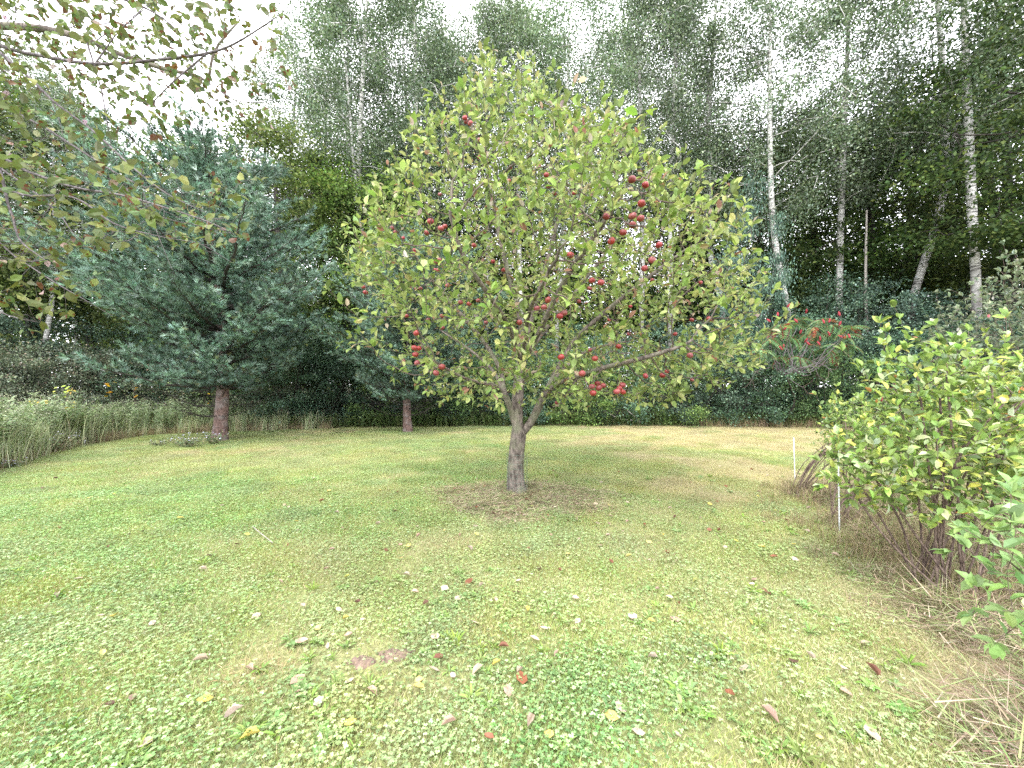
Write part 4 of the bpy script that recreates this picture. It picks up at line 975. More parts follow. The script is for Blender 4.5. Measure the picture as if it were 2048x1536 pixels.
lt = [long_grass(ru, 46, .85, .009, TALL) for _ in range(4)] + [long_grass(ru, 50, .45, .007, BRN, .14, 1.2) for _ in range(3)]
ptA, uA = band(520, 84, .1, 2.6, -200, 210); ptB, uB = band(700, 85, -.1, .8, -200, 660); ptC, uC = band(160, 86, -.05, .5, 1400, 1640)
rowp = []
for (bx, by, sd, cnt, rr) in ((1585, 990, .20, 60, 1), (1690, 1075, .35, 34, 1), (1760, 1080, .35, 40, 1), (1850, 1130, .3, 30, 1), (1900, 1180, .3, 24, 1)):
    q = G(bx, by); rowp.append(np.c_[ru.normal(q[0] + .25, sd, cnt), ru.normal(q[1], sd, cnt), np.zeros(cnt)])
ptD = np.vstack(rowp)
pts = np.vstack([ptA, ptB, ptC, ptD]); sc_ = np.r_[ru.uniform(.7, 1.2, len(ptA)), ru.uniform(.4, .95, len(ptB)), ru.uniform(.5, 1.1, len(ptC)), ru.uniform(.3, .65, len(ptD))]
pk = np.r_[ru.integers(0, 4, len(ptA)), np.where(ru.random(len(ptB)) < .7, 4, 0) + ru.integers(0, 3, len(ptB)), 4 + ru.integers(0, 3, len(ptC)), 4 + ru.integers(0, 3, len(ptD))]
scatter_object('tall_grass', lt, pts, np.c_[ru.normal(0, .1, (len(pts), 2)), ru.random(len(pts)) * 6.28], sc_, pk, np.zeros(len(pts)), M['straw'], 'long arching grass, green to brown, left unmown at the edges', 'grass')

# asters
def aster(loc, n, w, h, label, seed):
    r = np.random.default_rng(seed); root = empty('aster_clump', loc, label, 'flowers', 'white asters at the left lawn edge')
    tips = np.c_[r.normal(0, w, n), r.normal(0, w * .6, n), h * r.uniform(.55, 1.1, n)]; paths = [(np.array([(t[0] * .2, t[1] * .2, 0), (t[0] * .6, t[1] * .6, t[2] * .6), t]), .0018) for t in tips]
    mk('stems', tube_mesh('stems', paths, 3), M['stem'], root, 'stuff')
    m = n * 16; ti = r.integers(0, n, m); Pn = tips[ti] * r.uniform(.3, 1, (m, 1)) + r.normal(0, .015, (m, 3)); Pn[:, 2] = np.maximum(Pn[:, 2], .01)
    v, l, s, t = leaf_soup(r, T_DIAMOND, Pn, r.normal(0, 1, (m, 3)) + [0, 0, .4], r.normal(0, .4, (m, 3)) + [0, 0, 1], r.uniform(.03, .05, m), [(.12, .18, .08), (.17, .22, .11), (.2, .17, .1)]); mk('foliage', mesh_from('foliage', v, l, s, t), M['weed'], root, 'stuff')
    ang = np.linspace(0, 6.2832, 9)[:-1]; fl = (np.array([(0, 0, 0)] + [(math.cos(a) * (1 if i % 2 else .7), math.sin(a) * (1 if i % 2 else .7), .15) for i, a in enumerate(ang)]), sum([[0, 1 + i, 1 + (i + 1) % 8] for i in range(8)], []), [3] * 8)
    f = n * 2; fi = r.integers(0, n, f); Pn = tips[fi] + r.normal(0, .02, (f, 3)) + [0, 0, .012]
    v, l, s, t = leaf_soup(r, fl, Pn, r.normal(0, 1, (f, 3)) * [1, 1, .3], r.normal(0, .3, (f, 3)) + [0, -.4, 1], r.uniform(.009, .015, f), [(.55, .56, .68), (.45, .45, .60)], jit=.05); mk('blossoms', mesh_from('blossoms', v, l, s, t), M['flower'], root, 'stuff')
for i, (px, py, n, w, h, lb) in enumerate([(375, 896, 36, .30, .28, 'white asters on the lawn left of the large pine trunk'), (425, 890, 26, .18, .30, 'white asters close to the foot of the large pine'), (315, 893, 10, .12, .15, 'few small white asters alone on the lawn'),
                                           (110, 905, 44, .34, .40, 'thick patch of white asters at the edge of the tall grass'), (45, 890, 22, .25, .55, 'white asters among brown grass left of the thick patch'), (160, 878, 12, .2, .45, 'sparse asters behind the thick patch'), (12, 938, 30, .16, .15, 'white asters low at the left edge of the view')]):
    q = G(px, py); aster((q[0], q[1], 0), n, w, h, lb, 100 + i)

# yellow-leaved seedling and orange autumn leaves
def sapling(loc, h, w, label, pal, seed, nl=60, lsz=.09, name='maple_seedling', cat='sapling', stems=3):
    r = np.random.default_rng(seed); root = empty(name, loc, label, cat)
    paths, tips = [], []
    for k in range(stems * 3):
        a = r.random() * 6.28; e = np.array([math.cos(a) * w * r.uniform(.3, 1), math.sin(a) * w * r.uniform(.3, 1), h * r.uniform(.7, 1.05)]); paths.append((np.array([(0, 0, 0), (e[0] * .2, e[1] * .2, h * .4), e]), np.array([.008, .006, .003]))); tips.append(e)
    mk('stems', tube_mesh('stems', paths, 5), M['twig'], root, 'stuff'); tips = np.array(tips)
    Pn = tips[r.integers(0, len(tips), nl)] + r.normal(0, .08, (nl, 3)); T = pick_tint(r, nl, pal)
    D = r.normal(0, 1, (nl, 3)) * [1, 1, .5]; N_ = r.normal(0, .4, (nl, 3)) + [0, -.5, 1]; X, Y, Z = basis(D, N_); ms = []
    for k in range(5):
        me = mesh_from('leaf', T_MAPLE[0], T_MAPLE[1], T_MAPLE[2], np.tile(T[k % nl], (11, 1))); me.materials.append(M['weed']); ms.append(me)
    for j in range(nl):
        s = lsz * r.uniform(.7, 1.2); o = mk('leaf', ms[j % 5], None, root); q = Pn[j]
        o.matrix_basis = Matrix(((X[j, 0] * s, Y[j, 0] * s, Z[j, 0] * s, q[0]), (X[j, 1] * s, Y[j, 1] * s, Z[j, 1] * s, q[1]), (X[j, 2] * s, Y[j, 2] * s, Z[j, 2] * s, q[2]), (0, 0, 0, 1)))
sapling(at(112, 9.9), 1.5, .42, 'seedling with bright yellow and green leaves above the tall grass', [(.45, .34, .04), (.22, .32, .05), (.5, .38, .06), (.3, .36, .08)], 7, 40, .085)
sapling(at(222, 11.8), 1.62, .08, 'single stem with orange-yellow leaf cluster, left one of the pair above the weeds', [(.62, .34, .02)], 8, 6, .10, 'autumn_stem', 'wild plant', 1)
sapling(at(271, 12.4), 1.60, .06, 'single stem with orange-yellow leaf cluster, right one of the pair above the weeds', [(.62, .34, .02)], 9, 5, .10, 'autumn_stem', 'wild plant', 1)
sapling(at(428, 12.2), 1.32, .05, 'stem with one small yellow leaf cluster beside the large pine trunk', [(.6, .38, .03)], 10, 3, .08, 'autumn_stem', 'wild plant', 1)

# ------------------------------------------------------------------ sumac with red seed heads
rs = np.random.default_rng(90); SD = 13.2
sumac = empty('sumac_tree', at(1560, SD + 1.4), 'staghorn sumac with red seed heads above bare grey stems', 'tree'); sl = np.array(sumac.location)
def SP(px, py, dd=0): return P(px, py, SD + dd) - sl
ctr = [(1598, 640), (1560, 650), (1630, 655), (1665, 650), (1540, 680), (1585, 675), (1620, 690), (1655, 700), (1690, 672), (1600, 715), (1560, 715), (1675, 690), (1545, 660), (1612, 668), (1640, 672), (1575, 650), (1695, 690), (1525, 700), (1640, 640), (1700, 655)]
tips = [SP(x, y, rs.normal(0, .5)) for x, y in ctr]
st_pts = [np.array([0, 0, 0.]), np.array([.05, -.7, 1.0]), SP(1568, 745)]
for k, tpn in enumerate(tips):
    fk = st_pts[2] + rs.normal(0, .05, 3); md = fk * .55 + tpn * .45 + [rs.normal(0, .2), 0, -.35]
    ctrl = [fk, md, tpn]; pth = smooth_path(ctrl, 8); pth[1:-1] += rs.normal(0, .04, (6, 3))
    mk('branch', tube_mesh('branch', [(pth, np.linspace(.022, .009, 8))], 6), M['grey_twig'], sumac)
mk('trunk', tube_mesh('trunk', [(smooth_path(st_pts, 6), np.linspace(.035, .025, 6))], 8), M['dark_bark'], sumac)
bare = []
for (x0, y0, x1, y1) in [(1568, 745, 1500, 700), (1568, 745, 1640, 715), (1568, 745, 1660, 730), (1540, 722, 1510, 745), (1620, 722, 1665, 745), (1570, 745, 1530, 660), (1600, 735, 1640, 760), (1568, 750, 1610, 775), (1540, 735, 1500, 770)]:
    a, b = SP(x0, y0), SP(x1, y1, rs.normal(0, .4)); m_ = (a + b) / 2 + rs.normal(0, .10, 3); bare.append((smooth_path([a, m_, b], 7), np.linspace(.02, .006, 7)))
    for j in range(3): e = b + rs.normal(0, .25, 3); bare.append((np.array([m_ * .4 + b * .6, (b + e) / 2, e]), np.array([.009, .007, .004])))
for w in bare: mk('bare_twig', tube_mesh('bare_twig', [(w[0], w[1] * .8)], 5), M['twig'] if w[1][0] < .015 else M['grey_twig'], sumac)
def frond_mesh(seed, red=False):
    r = np.random.default_rng(seed); t = np.linspace(0, 1, 12); rach = np.c_[np.zeros(12), t, .35 * t - .75 * t * t]
    v, l, s = tube_parts([(rach, np.linspace(.012, .005, 12))], 4); parts = [(v, l, s, np.tile([.25, .06, .04], (len(v), 1)))]
    for sg in (-1, 1):
        Pn = rach[1:]; D = np.c_[np.full(11, sg * 1.), np.full(11, .35), np.full(11, -.35)]; S = .30 * np.sin(np.linspace(.5, 2.8, 11)) + .05
        parts.append(leaf_soup(r, T_DIAMOND, Pn, D, np.tile([0, 0, 1.], (11, 1)) + r.normal(0, .15, (11, 3)), S, [(.34, .07, .05), (.30, .12, .06), (.2, .2, .08)] if red else [(.10, .19, .075), (.13, .23, .10), (.15, .23, .09)], None, W=S * .42))
    v, l, s, tt = merge(parts); me = mesh_from('frond', v, l, s, tt); me.materials.append(M['weed']); return me
fm = [frond_mesh(k) for k in range(5)] + [frond_mesh(9, True)]
for tpn in tips:
    for k in range(8):
        o = mk('frond', fm[rs.integers(0, 6) if rs.random() < .5 else rs.integers(0, 5)], None, sumac, loc=tpn); sc_ = rs.uniform(.36, .56); o.scale = (sc_,) * 3; o.rotation_euler = (rs.uniform(-.9, .25), rs.normal(0, .35), k * .785 + rs.random() * .5)
seedm = []
for k in range(3):
    n_, mm_ = 10, 9; V = []
    for j in range(mm_):
        t = j / (mm_ - 1)
        for i in range(n_): a = i * 6.2832 / n_; r_ = .036 * math.sin(math.pi * (t * .86 + .1)) ** .7 * (1 + rs.normal(0, .16)); V.append((r_ * math.cos(a), r_ * math.sin(a), t * .2))
    Lp = []
    for j in range(mm_ - 1):
        for i in range(n_): a, b = j * n_ + i, j * n_ + (i + 1) % n_; Lp += [a, b, b + n_, a + n_]
    me = mesh_from('seed_head', V, Lp, np.full(n_ * (mm_ - 1), 4)); me.materials.append(M['seed']); seedm.append(me)
for k, (x, y) in enumerate([(1574, 615), (1593, 614), (1556, 632), (1595, 645), (1612, 627), (1615, 676), (1541, 644), (1558, 692), (1567, 688), (1649, 647), (1658, 645), (1680, 632), (1678, 652), (1640, 682), (1680, 674), (1684, 688), (1685, 676), (1620, 690), (1567, 660), (1700, 676), (1600, 668), (1640, 690), (1660, 672)]):
    o = mk('seed_head', seedm[k % 3], None, sumac, loc=SP(x, y, -.45)); o.rotation_euler = (rs.normal(0, .35) + (3.0 if k in (5, 7, 8, 15) else 0), rs.normal(0, .35), 0); o.scale = (.85,) * 3
# small young sumac further right
s2 = empty('sumac_tree', at(1795, 11.0), 'young low sumac with a few red seed heads right of the big sumac', 'tree')
for k, (dx, dy, dz) in enumerate([(0, 0, 1.25), (-.35, .1, 1.1), (.35, 0, 1.35), (.1, .2, 1.5)]):
    mk('branch', tube_mesh('branch', [(np.array([(0, 0, 0), (dx * .4, dy, dz * .5), (dx, dy, dz)]), np.array([.018, .014, .009]))], 6), M['grey_twig'], s2)
    for j in range(7):
        o = mk('frond', fm[j % 4], None, s2, loc=(dx, dy, dz)); o.scale = (rs.uniform(.3, .42),) * 3; o.rotation_euler = (rs.uniform(0, .5), 0, j * .9 + rs.random() * .4)
    o = mk('seed_head', seedm[k % 3], None, s2, loc=(dx, dy, dz + .03)); o.rotation_euler = (rs.normal(0, .2), rs.normal(0, .2), 0)

# ------------------------------------------------------------------ berry bushes on the right
def bush(name, base, ctrs, nst, seed, label, pal, wts, lsz, step=.09, sway=.12, base_r=.14, natt=900, rstem=.010, need=9, group='berry bushes in the row at the right', wf=.85, leafk=3, up=.25, nbig=300, mat='berry_leaf', lean=None, thr=.0042):
    """ctrs: ellipsoids (centre xyz, radii xyz, share) that the twigs fill"""
    r = np.random.default_rng(seed); base = np.array(base, float); root = empty(name, base, label, 'bush', group)
    att = []
    for (c, rd, sh) in ctrs:
        m = int(natt * sh); q = norm(r.normal(0, 1, (m, 3))) * r.random((m, 1)) ** (1 / 2.2); att.append(np.array(c) + q * np.array(rd))
    att = np.vstack(att); att = att[att[:, 2] > .12]
    s, pr_ = [], []
    for k in range(nst):
        c, rd, sh = ctrs[k % len(ctrs)]; a = r.random() * 6.28; b = base + [math.cos(a) * base_r * r.random(), math.sin(a) * base_r * r.random(), -.02]
        e = np.array(c) + norm(r.normal(0, 1, 3)) * np.array(rd) * .45; m = (b + e) / 2 + r.normal(0, sway * .5, 3) + [(lean or (0, 0))[0], (lean or (0, 0))[1], .05]
        if e[2] < b[2] + .25: e[2] = b[2] + .3
        pth = smooth_path([b, m, e], max(6, int(np.linalg.norm(e - b) / step))); last = -1
        for q in pth: s.append(q); pr_.append(last); last = len(s) - 1
    nd, pa = grow(r, s, pr_, att, step, .8, step * .95, 60, (0, 0, up), .2)
    kn = np.bincount(pa[pa >= 0], minlength=len(nd)); tp_ = [i for i in range(len(s), len(nd)) if kn[i] == 0 and nd[i][2] > .55]
    NN, PP = list(nd), list(pa)
    for i in (r.choice(tp_, len(tp_) // 4, replace=False) if len(tp_) > 8 else []):        # this year's upright shoots
        d = norm(np.array([0, 0, 1.]) + r.normal(0, .25, 3)); q = nd[i]; last = int(i)
        for k in range(r.integers(1, 5)): q = q + norm(d + r.normal(0, .12, 3)) * step * .8; NN.append(q); PP.append(last); last = len(NN) - 1
    nd, pa = np.array(NN), np.array(PP)
    Rr, kids = radii(pa, .0014, 2.2); Rr = np.minimum(Rr, rstem); Rr[:len(s)] = np.maximum(Rr[:len(s)], rstem * .45)
    ch = chains(nd, pa, Rr, kids); main = [(p, q) for p, q, c in ch if c[0] < len(s) and pa[c[0]] < 0 and len(p) > 4]; rest = [(p, q) for p, q, c in ch if not (c[0] < len(s) and pa[c[0]] < 0 and len(p) > 4) and len(p) > 1]
    for p, q in main: mk('stem', tube_mesh('stem', [(p - base, q)], 6), M['berry_bark'], root)
    if rest: mk('twigs', tube_mesh('twigs', [(p - base, q) for p, q in rest], 4), M['berry_bark'], root, 'stuff')
    LP, LD = [], []
    for i in range(len(s), len(nd)):
        if Rr[i] > thr: continue
        seg = nd[i] - nd[pa[i]]; tip = not kids[i]
        for k in range(leafk + (3 if tip else 0)):
            LP.append(nd[pa[i]] + seg * r.random() if not tip else nd[i] + seg * .2 * r.random()); LD.append(norm(seg) * .9 + r.normal(0, .65, 3) + [0, 0, .25])
    LP, LD = np.array(LP), norm(np.array(LD)); LS = lsz * r.uniform(.6, 1.2, len(LP)); LN = norm(r.normal(0, .45, (len(LP), 3)) + [0, -.15, 1])
    leaf_parts(root, base, LP, LD, LN, LS, pal, wts, M[mat], r, wf, 'foliage', nbig, need)
    return root
BER = [(.15, .22, .055), (.23, .32, .08), (.085, .13, .035), (.36, .39, .10), (.34, .16, .06), (.31, .38, .20)]; WB = [5, 5, 3, 2, .15, 2]
q1 = G(1590, 992); bush('berry_bush', q1, [((4.75, 5.4, .80), (.30, .3, .2), .5), ((4.5, 5.45, .70), (.16, .2, .14), .5)], 15, 201, 'small bush with bare stems leaning right from a straw tuft', BER, WB, .045, natt=260, base_r=.09, rstem=.012, lean=(-.08, 0), leafk=1)
q2 = G(1668, 1046); bush('berry_bush', q2, [((4.25, 4.5, 1.05), (.6, .45, .42), .6), ((3.85, 4.35, 1.15), (.28, .3, .28), .2), ((4.9, 4.6, 1.15), (.5, .5, .45), .2)], 12, 202, 'berry bush with twisted dark stems beside the second stake', BER, WB, .06, natt=1700, base_r=.16, rstem=.014)
q3 = np.array([3.32, 2.92, 0.]); bush('berry_bush', q3, [((3.35, 2.95, .98), (.92, .68, .46), .5), ((3.2, 3.0, 1.5), (.36, .4, .50), .2), ((3.75, 2.9, 1.35), (.3, .35, .55), .13), ((4.1, 3.1, 1.25), (.6, .6, .45), .2), ((2.72, 2.95, .90), (.30, .35, .28), .14)], 22, 203, 'largest berry bush with a thick cluster of brown stems', BER, WB, .074, natt=2300, base_r=.24, rstem=.017, leafk=3)
bush('berry_bush', (2.75, 1.62, 0), [((2.14, 1.5, .80), (.33, .28, .36), .65), ((2.5, 1.6, .95), (.35, .3, .4), .35)], 9, 204, 'nearest bush, pale green leaves reaching in from the right edge', [(.16, .25, .08), (.22, .33, .11), (.11, .18, .06), (.30, .38, .17), (.28, .32, .08)], [4, 4, 2, 2, 1], .062, natt=1500, base_r=.1, rstem=.008, up=.05, leafk=2)
bush('berry_bush', (5.3, 3.9, 0), [((5.1, 3.95, 1.15), (.7, .6, .55), .6), ((4.85, 3.9, 1.6), (.35, .35, .3), .4)], 10, 205, 'bush with upright yellow-green leafy tips behind the largest bush', [(.22, .30, .06), (.28, .36, .08), (.16, .24, .05), (.34, .36, .10)], [4, 4, 2, 1], .055, natt=1700, base_r=.2, leafk=3, up=.6)
bush('flowering_bush', (8.3, 5.9, 0), [((8.1, 5.9, 2.0), (1.6, 1.0, 1.5), .65), ((7.6, 5.8, 1.5), (1.0, .8, 1.1), .2), ((8.7, 6, 2.9), (1.1, .8, .9), .15)], 12, 206, 'tall grey-green bush with pink flowers behind the row', [(.12, .16, .08), (.17, .21, .12), (.09, .12, .05), (.22, .22, .14)], [4, 3, 2, 1], .075, step=.14, natt=4200, base_r=.3, leafk=3, group=None, rstem=.018)
fb = bpy.data.objects['flowering_bush']
for (px, py, d) in [(1976, 632, 5.3), (2010, 623, 5.3), (2016, 629, 5.3), (2008, 634, 5.25)]:
    r = np.random.default_rng(px); a = np.arange(7) * .9; v, l, s, t = leaf_soup(r, T_LEAF, np.zeros((7, 3)), np.c_[np.cos(a), -.5 + 0 * a, np.sin(a)], np.tile([0, -1., 0], (7, 1)), np.full(7, .026), [(.42, .06, .10), (.46, .12, .15)])
    mk('blossom', mesh_from('blossom', v, l, s, t), M['flower'], fb, loc=P(px, py, d) - np.array(fb.location))

# stakes
def stake(b, t, r, label):
    b, t = np.array(b), np.array(t); o = mk('garden_stake', tube_mesh('stake', [(np.array([b * 0, (t - b) * .5, (t - b) * .997, t - b]), np.array([r, r, r, r * .4]))], 8), M['post'], loc=b); tag(o, label, 'stake', 'pale stakes along the berry row')
b = G(1590, 962); stake((b[0], b[1], -.02), P(1587, 875, b[1]), .008, 'pale thin stake alone on the lawn at the end of the berry row')
b = G(1679, 1068); stake((b[0], b[1], -.02), P(1676, 888, b[1]), .007, 'pale thin stake in front of the twisted-stem bush')

# ------------------------------------------------------------------ branches hanging in at the upper left
ro = np.random.default_rng(300)
TB = np.array([-4.3, 2.3, 0.])
otree = empty('overhanging_tree', TB, 'tree at the left edge whose spotted-leaf branches hang into view', 'tree')
s, pr_ = [], []
def opath(ctrl, p0=-1, n=None):
    last = p0; ctrl = [np.array(c, float) for c in ctrl]; ln = sum(np.linalg.norm(b - a) for a, b in zip(ctrl, ctrl[1:])); n = n or max(4, int(ln / .07))
    ids = []
    for v in smooth_path(ctrl, n)[(1 if p0 >= 0 else 0):]: s.append(v); pr_.append(last); last = len(s) - 1; ids.append(last)
    return ids
tr = opath([TB, TB + [.05, 0, 1.0], TB + [.15, 0, 2.0], TB + [.2, .05, 3.2], TB + [.3, 0, 4.2]], n=40)
def tz(z): return min(tr, key=lambda i: abs(s[i][2] - z))
def ob(z0, ctrl):
    i = tz(z0); pts = [P(*c) for c in ctrl]; k = opath([s[i], (s[i] + pts[0]) / 2 + [0, 0, .08]] + pts, i); return k
def osub(ids, ctrl):
    a = P(*ctrl[0]); j = min(ids, key=lambda i: np.linalg.norm(s[i] - a)); return opath([s[j]] + [P(*c) for c in ctrl[1:]], j)
B1 = ob(2.9, [(-60, 90, 2.3), (60, 108, 2.25), (190, 128, 2.2), (330, 118, 2.15), (440, 100, 2.1), (530, 50, 2.05), (585, 8, 2.0)])
B2 = ob(2.7, [(-60, 90, 2.0), (40, 140, 2.0), (110, 205, 2.0), (190, 265, 2.0), (260, 330, 1.95), (330, 385, 1.95), (400, 420, 1.9)])
B3 = ob(3.0, [(-40, 60, 2.6), (80, 57, 2.55), (180, 82, 2.5), (250, 112, 2.5), (330, 138, 2.5), (400, 155, 2.45), (470, 200, 2.4), (540, 205, 2.4)])
B4 = ob(2.2, [(-60, 305, 1.9), (60, 345, 1.9), (150, 375, 1.85), (240, 390, 1.85), (330, 415, 1.8), (420, 445, 1.8), (470, 470, 1.8)])
B5 = ob(2.1, [(-60, 320, 2.2), (20, 350, 2.2), (110, 420, 2.15), (150, 470, 2.1), (190, 492, 2.1)])
B6 = ob(2.0, [(-40, 385, 2.0), (60, 392, 2.0), (150, 396, 2.0), (230, 448, 1.95), (330, 475, 1.9), (400, 488, 1.9), (462, 524, 1.9)])
B7 = ob(1.9, [(-40, 310, 1.7), (20, 420, 1.7), (40, 480, 1.7), (90, 520, 1.7)])
B8 = ob(1.6, [(-80, 450, 2.1), (40, 520, 2.1), (110, 565, 2.05), (170, 600, 2.0), (225, 632, 2.0)])
B9 = ob(1.5, [(-80, 600, 1.9), (20, 632, 1.9), (80, 645, 1.9)])
B10 = ob(3.2, [(-100, -40, 2.2), (100, -30, 2.2), (250, 0, 2.2), (330, 40, 2.2), (380, 90, 2.2)])
B11 = ob(2.4, [(-60, 200, 2.3), (60, 240, 2.3), (160, 300, 2.25), (230, 345, 2.2), (290, 375, 2.2)])
osub(B3, [(180, 82, 2.5), (200, 170, 2.45), (212, 230, 2.4), (222, 290, 2.4)]); osub(B2, [(100, 190, 2.0), (120, 245, 2.0), (132, 300, 2.0)]); osub(B1, [(400, 108, 2.1), (350, 160, 2.1), (300, 210, 2.1)])
osub(B4, [(300, 405, 1.85), (320, 480, 1.8), (345, 540, 1.8)]); osub(B6, [(110, 394, 2.0), (60, 470, 2.0), (30, 520, 2.0)]); osub(B3, [(400, 155, 2.4), (430, 100, 2.4), (480, 40, 2.4)]); osub(B1, [(190, 128, 2.2), (240, 60, 2.2), (300, 10, 2.2)])
ns = len(s); sarr = np.array(s); vis = np.array([i for i in range(40, ns) if -250 < pix(sarr[i:i + 1])[0][0] < 600])
m = 1500; att = sarr[ro.choice(vis, m)] + ro.normal(0, 1, (m, 3)) * [.20, .22, .12] + [0, 0, -.02]
# thicker growth in the upper left corner
m = 800; a2 = np.array([P(u, v, d) for u, v, d in zip(ro.uniform(-150, 470, m), ro.uniform(-120, 200, m), ro.uniform(1.8, 3.0, m))]); att = np.vstack([att, a2])
u_, v_ = pix(att); lim = np.interp(u_, [0, 150, 230, 400, 480, 560, 620], [660, 640, 500, 500, 500, 210, 120]); att = att[(v_ < lim) & (u_ < 600)]
nd, pa = grow(ro, s, pr_, att, .07, .6, .075, 40, (0, 0, -.05), .25)
Rr, kids = radii(pa, .0012, 1.9); Rr = .0012 + (Rr - .0012) * (.05 - .0012) / (Rr[0] - .0012)
ch = chains(nd, pa, Rr, kids)
mk('trunk', tube_mesh('trunk', [(ch[0][0] - TB, ch[0][1])], 12), M['apple_bark'], otree)
tw = []
ch = ch[:1] + [(p, np.minimum(r, .0012 + .0095 * (r / .012) ** .8), c) for p, r, c in ch[1:]]
ch = ch[:1] + [(p, r * .72, c) for p, r, c in ch[1:]]
for p, r, c in ch[1:]:
    if len(p) < 2: continue
    if len(p) > 9 and r.max() > .0035: mk('branch', tube_mesh('branch', [(p - TB, r)], 6), M['grey_twig'], otree)
    else: tw.append((p - TB, r))
mk('twigs', tube_mesh('twigs', tw, 4), M['grey_twig'], otree, 'stuff')
LP, LD = [], []
for i in range(ns, len(nd)):
    seg = nd[i] - nd[pa[i]]; tip = not kids[i]; u0, v0 = pix(nd[i:i + 1]); top = v0[0] < 230
    kk = (3 if tip else 1) if top else (3 if tip else (1 if ro.random() < .75 else 0))
    for k in range(kk): LP.append(nd[i] + ro.normal(0, .012, 3)); LD.append(norm(seg) * .6 + ro.normal(0, .7, 3) + [0, 0, -.2])
LP, LD = np.array(LP), norm(np.array(LD)); LS = ro.uniform(.030, .060, len(LP)); LN = norm(ro.normal(0, .7, (len(LP), 3)) + [0, -.3, .8])
leaf_parts(otree, TB, LP, LD, LN, LS, [(.10, .145, .04), (.14, .19, .055), (.075, .11, .03), (.20, .22, .07), (.33, .25, .2), (.13, .07, .035)], [5, 5, 3, 2, .5, .6], M['over_leaf'], ro, 1.12, 'foliage')

# ------------------------------------------------------------------ dead wood
q = G(1285, 851)
db = empty('fallen_branch', (q[0], q[1], 0), 'pale dead branch lying against the brush at the far lawn edge', 'branch')
DQ = np.array([q[0], q[1], 0])
for nm, ctrl, r0 in (('limb', [(1296, 853, 0), (1280, 842, 0), (1268, 832, .05), (1255, 821, .1)], .035), ('limb', [(1284, 845, 0), (1262, 840, .1), (1240, 838, .15), (1215, 826, .3)], .03),
                     ('twig', [(1240, 838, .15), (1225, 830, .25), (1206, 818, .35)], .014), ('twig', [(1215, 826, .3), (1180, 800, .2), (1150, 782, .1)], .012)):
    pts = np.array([P(a, b, q[1] + c) for a, b, c in ctrl]) - DQ; pts[:, 2] = np.maximum(pts[:, 2], .02); pp = smooth_path(pts, 10)
    mk(nm, tube_mesh(nm, [(pp, np.linspace(r0, r0 * .4, 10))], 7), M['dead'], db)
q = G(530, 1072); o = mk('fallen_twig', tube_mesh('twig', [(smooth_path([G(505, 1058) - q + [0, 0, .03], G(515, 1070) - q + [0, 0, .045], G(530, 1082) - q + [0, 0, .045], G(546, 1092) - q + [0, 0, .03]], 9), .0035)], 5), M['dead'], loc=q); tag(o, 'thin pale twig lying on the grass left of centre', 'twig')
# snag beside the leaning aspen
o = mk('dead_snag', tube_mesh('snag', [(smooth_path([(0, 0, 0), (.05, 0, 3), (-.02, 0, 6), (.03, 0, 9.4)], 14), np.linspace(.10, .035, 14))], 8), M['dead'], loc=at(1732, 17.2)); tag(o, 'slim pale dead snag between the leaning and forked aspens', 'tree')

# ------------------------------------------------------------------ fallen leaves
rl = np.random.default_rng(400)
FC = {'pale tan': (.43, .35, .27), 'pinkish tan': (.38, .27, .21), 'yellow': (.50, .42, .12), 'reddish brown': (.20, .09, .055), 'dark brown': (.09, .055, .04), 'yellow-green': (.33, .34, .09)}
cw = {'pale tan': 5, 'pinkish tan': 3, 'yellow': 3, 'reddish brown': 2.6, 'dark brown': 1.2, 'yellow-green': .9}
LM = {}
def fl_mesh(c, shape):
    V = T_LEAF[0] * [1.3, 1, 1]; V = V.copy(); x, y = V[:, 0].copy(), V[:, 1].copy()
    if shape == 'flat': V[:, 2] = .10 * np.abs(x) + rl.normal(0, .015, 8)
    elif shape == 'curled': V[:, 2] = 1.5 * x * x + .25 * (y - .5) ** 2 * 2; V[:, 0] *= .75
    else: V[:, 2] = .9 * np.abs(x); V[:, 0] *= .55
    V[:, 1] -= .5; V[:, 2] += .02; t = np.tile(np.array(FC[c]), (8, 1)) * (1 + rl.normal(0, .14, (8, 1)))
    me = mesh_from('fallen_leaf', V, T_LEAF[1], T_LEAF[2], np.clip(t, .01, .9)); me.materials.append(M['fallen']); return me
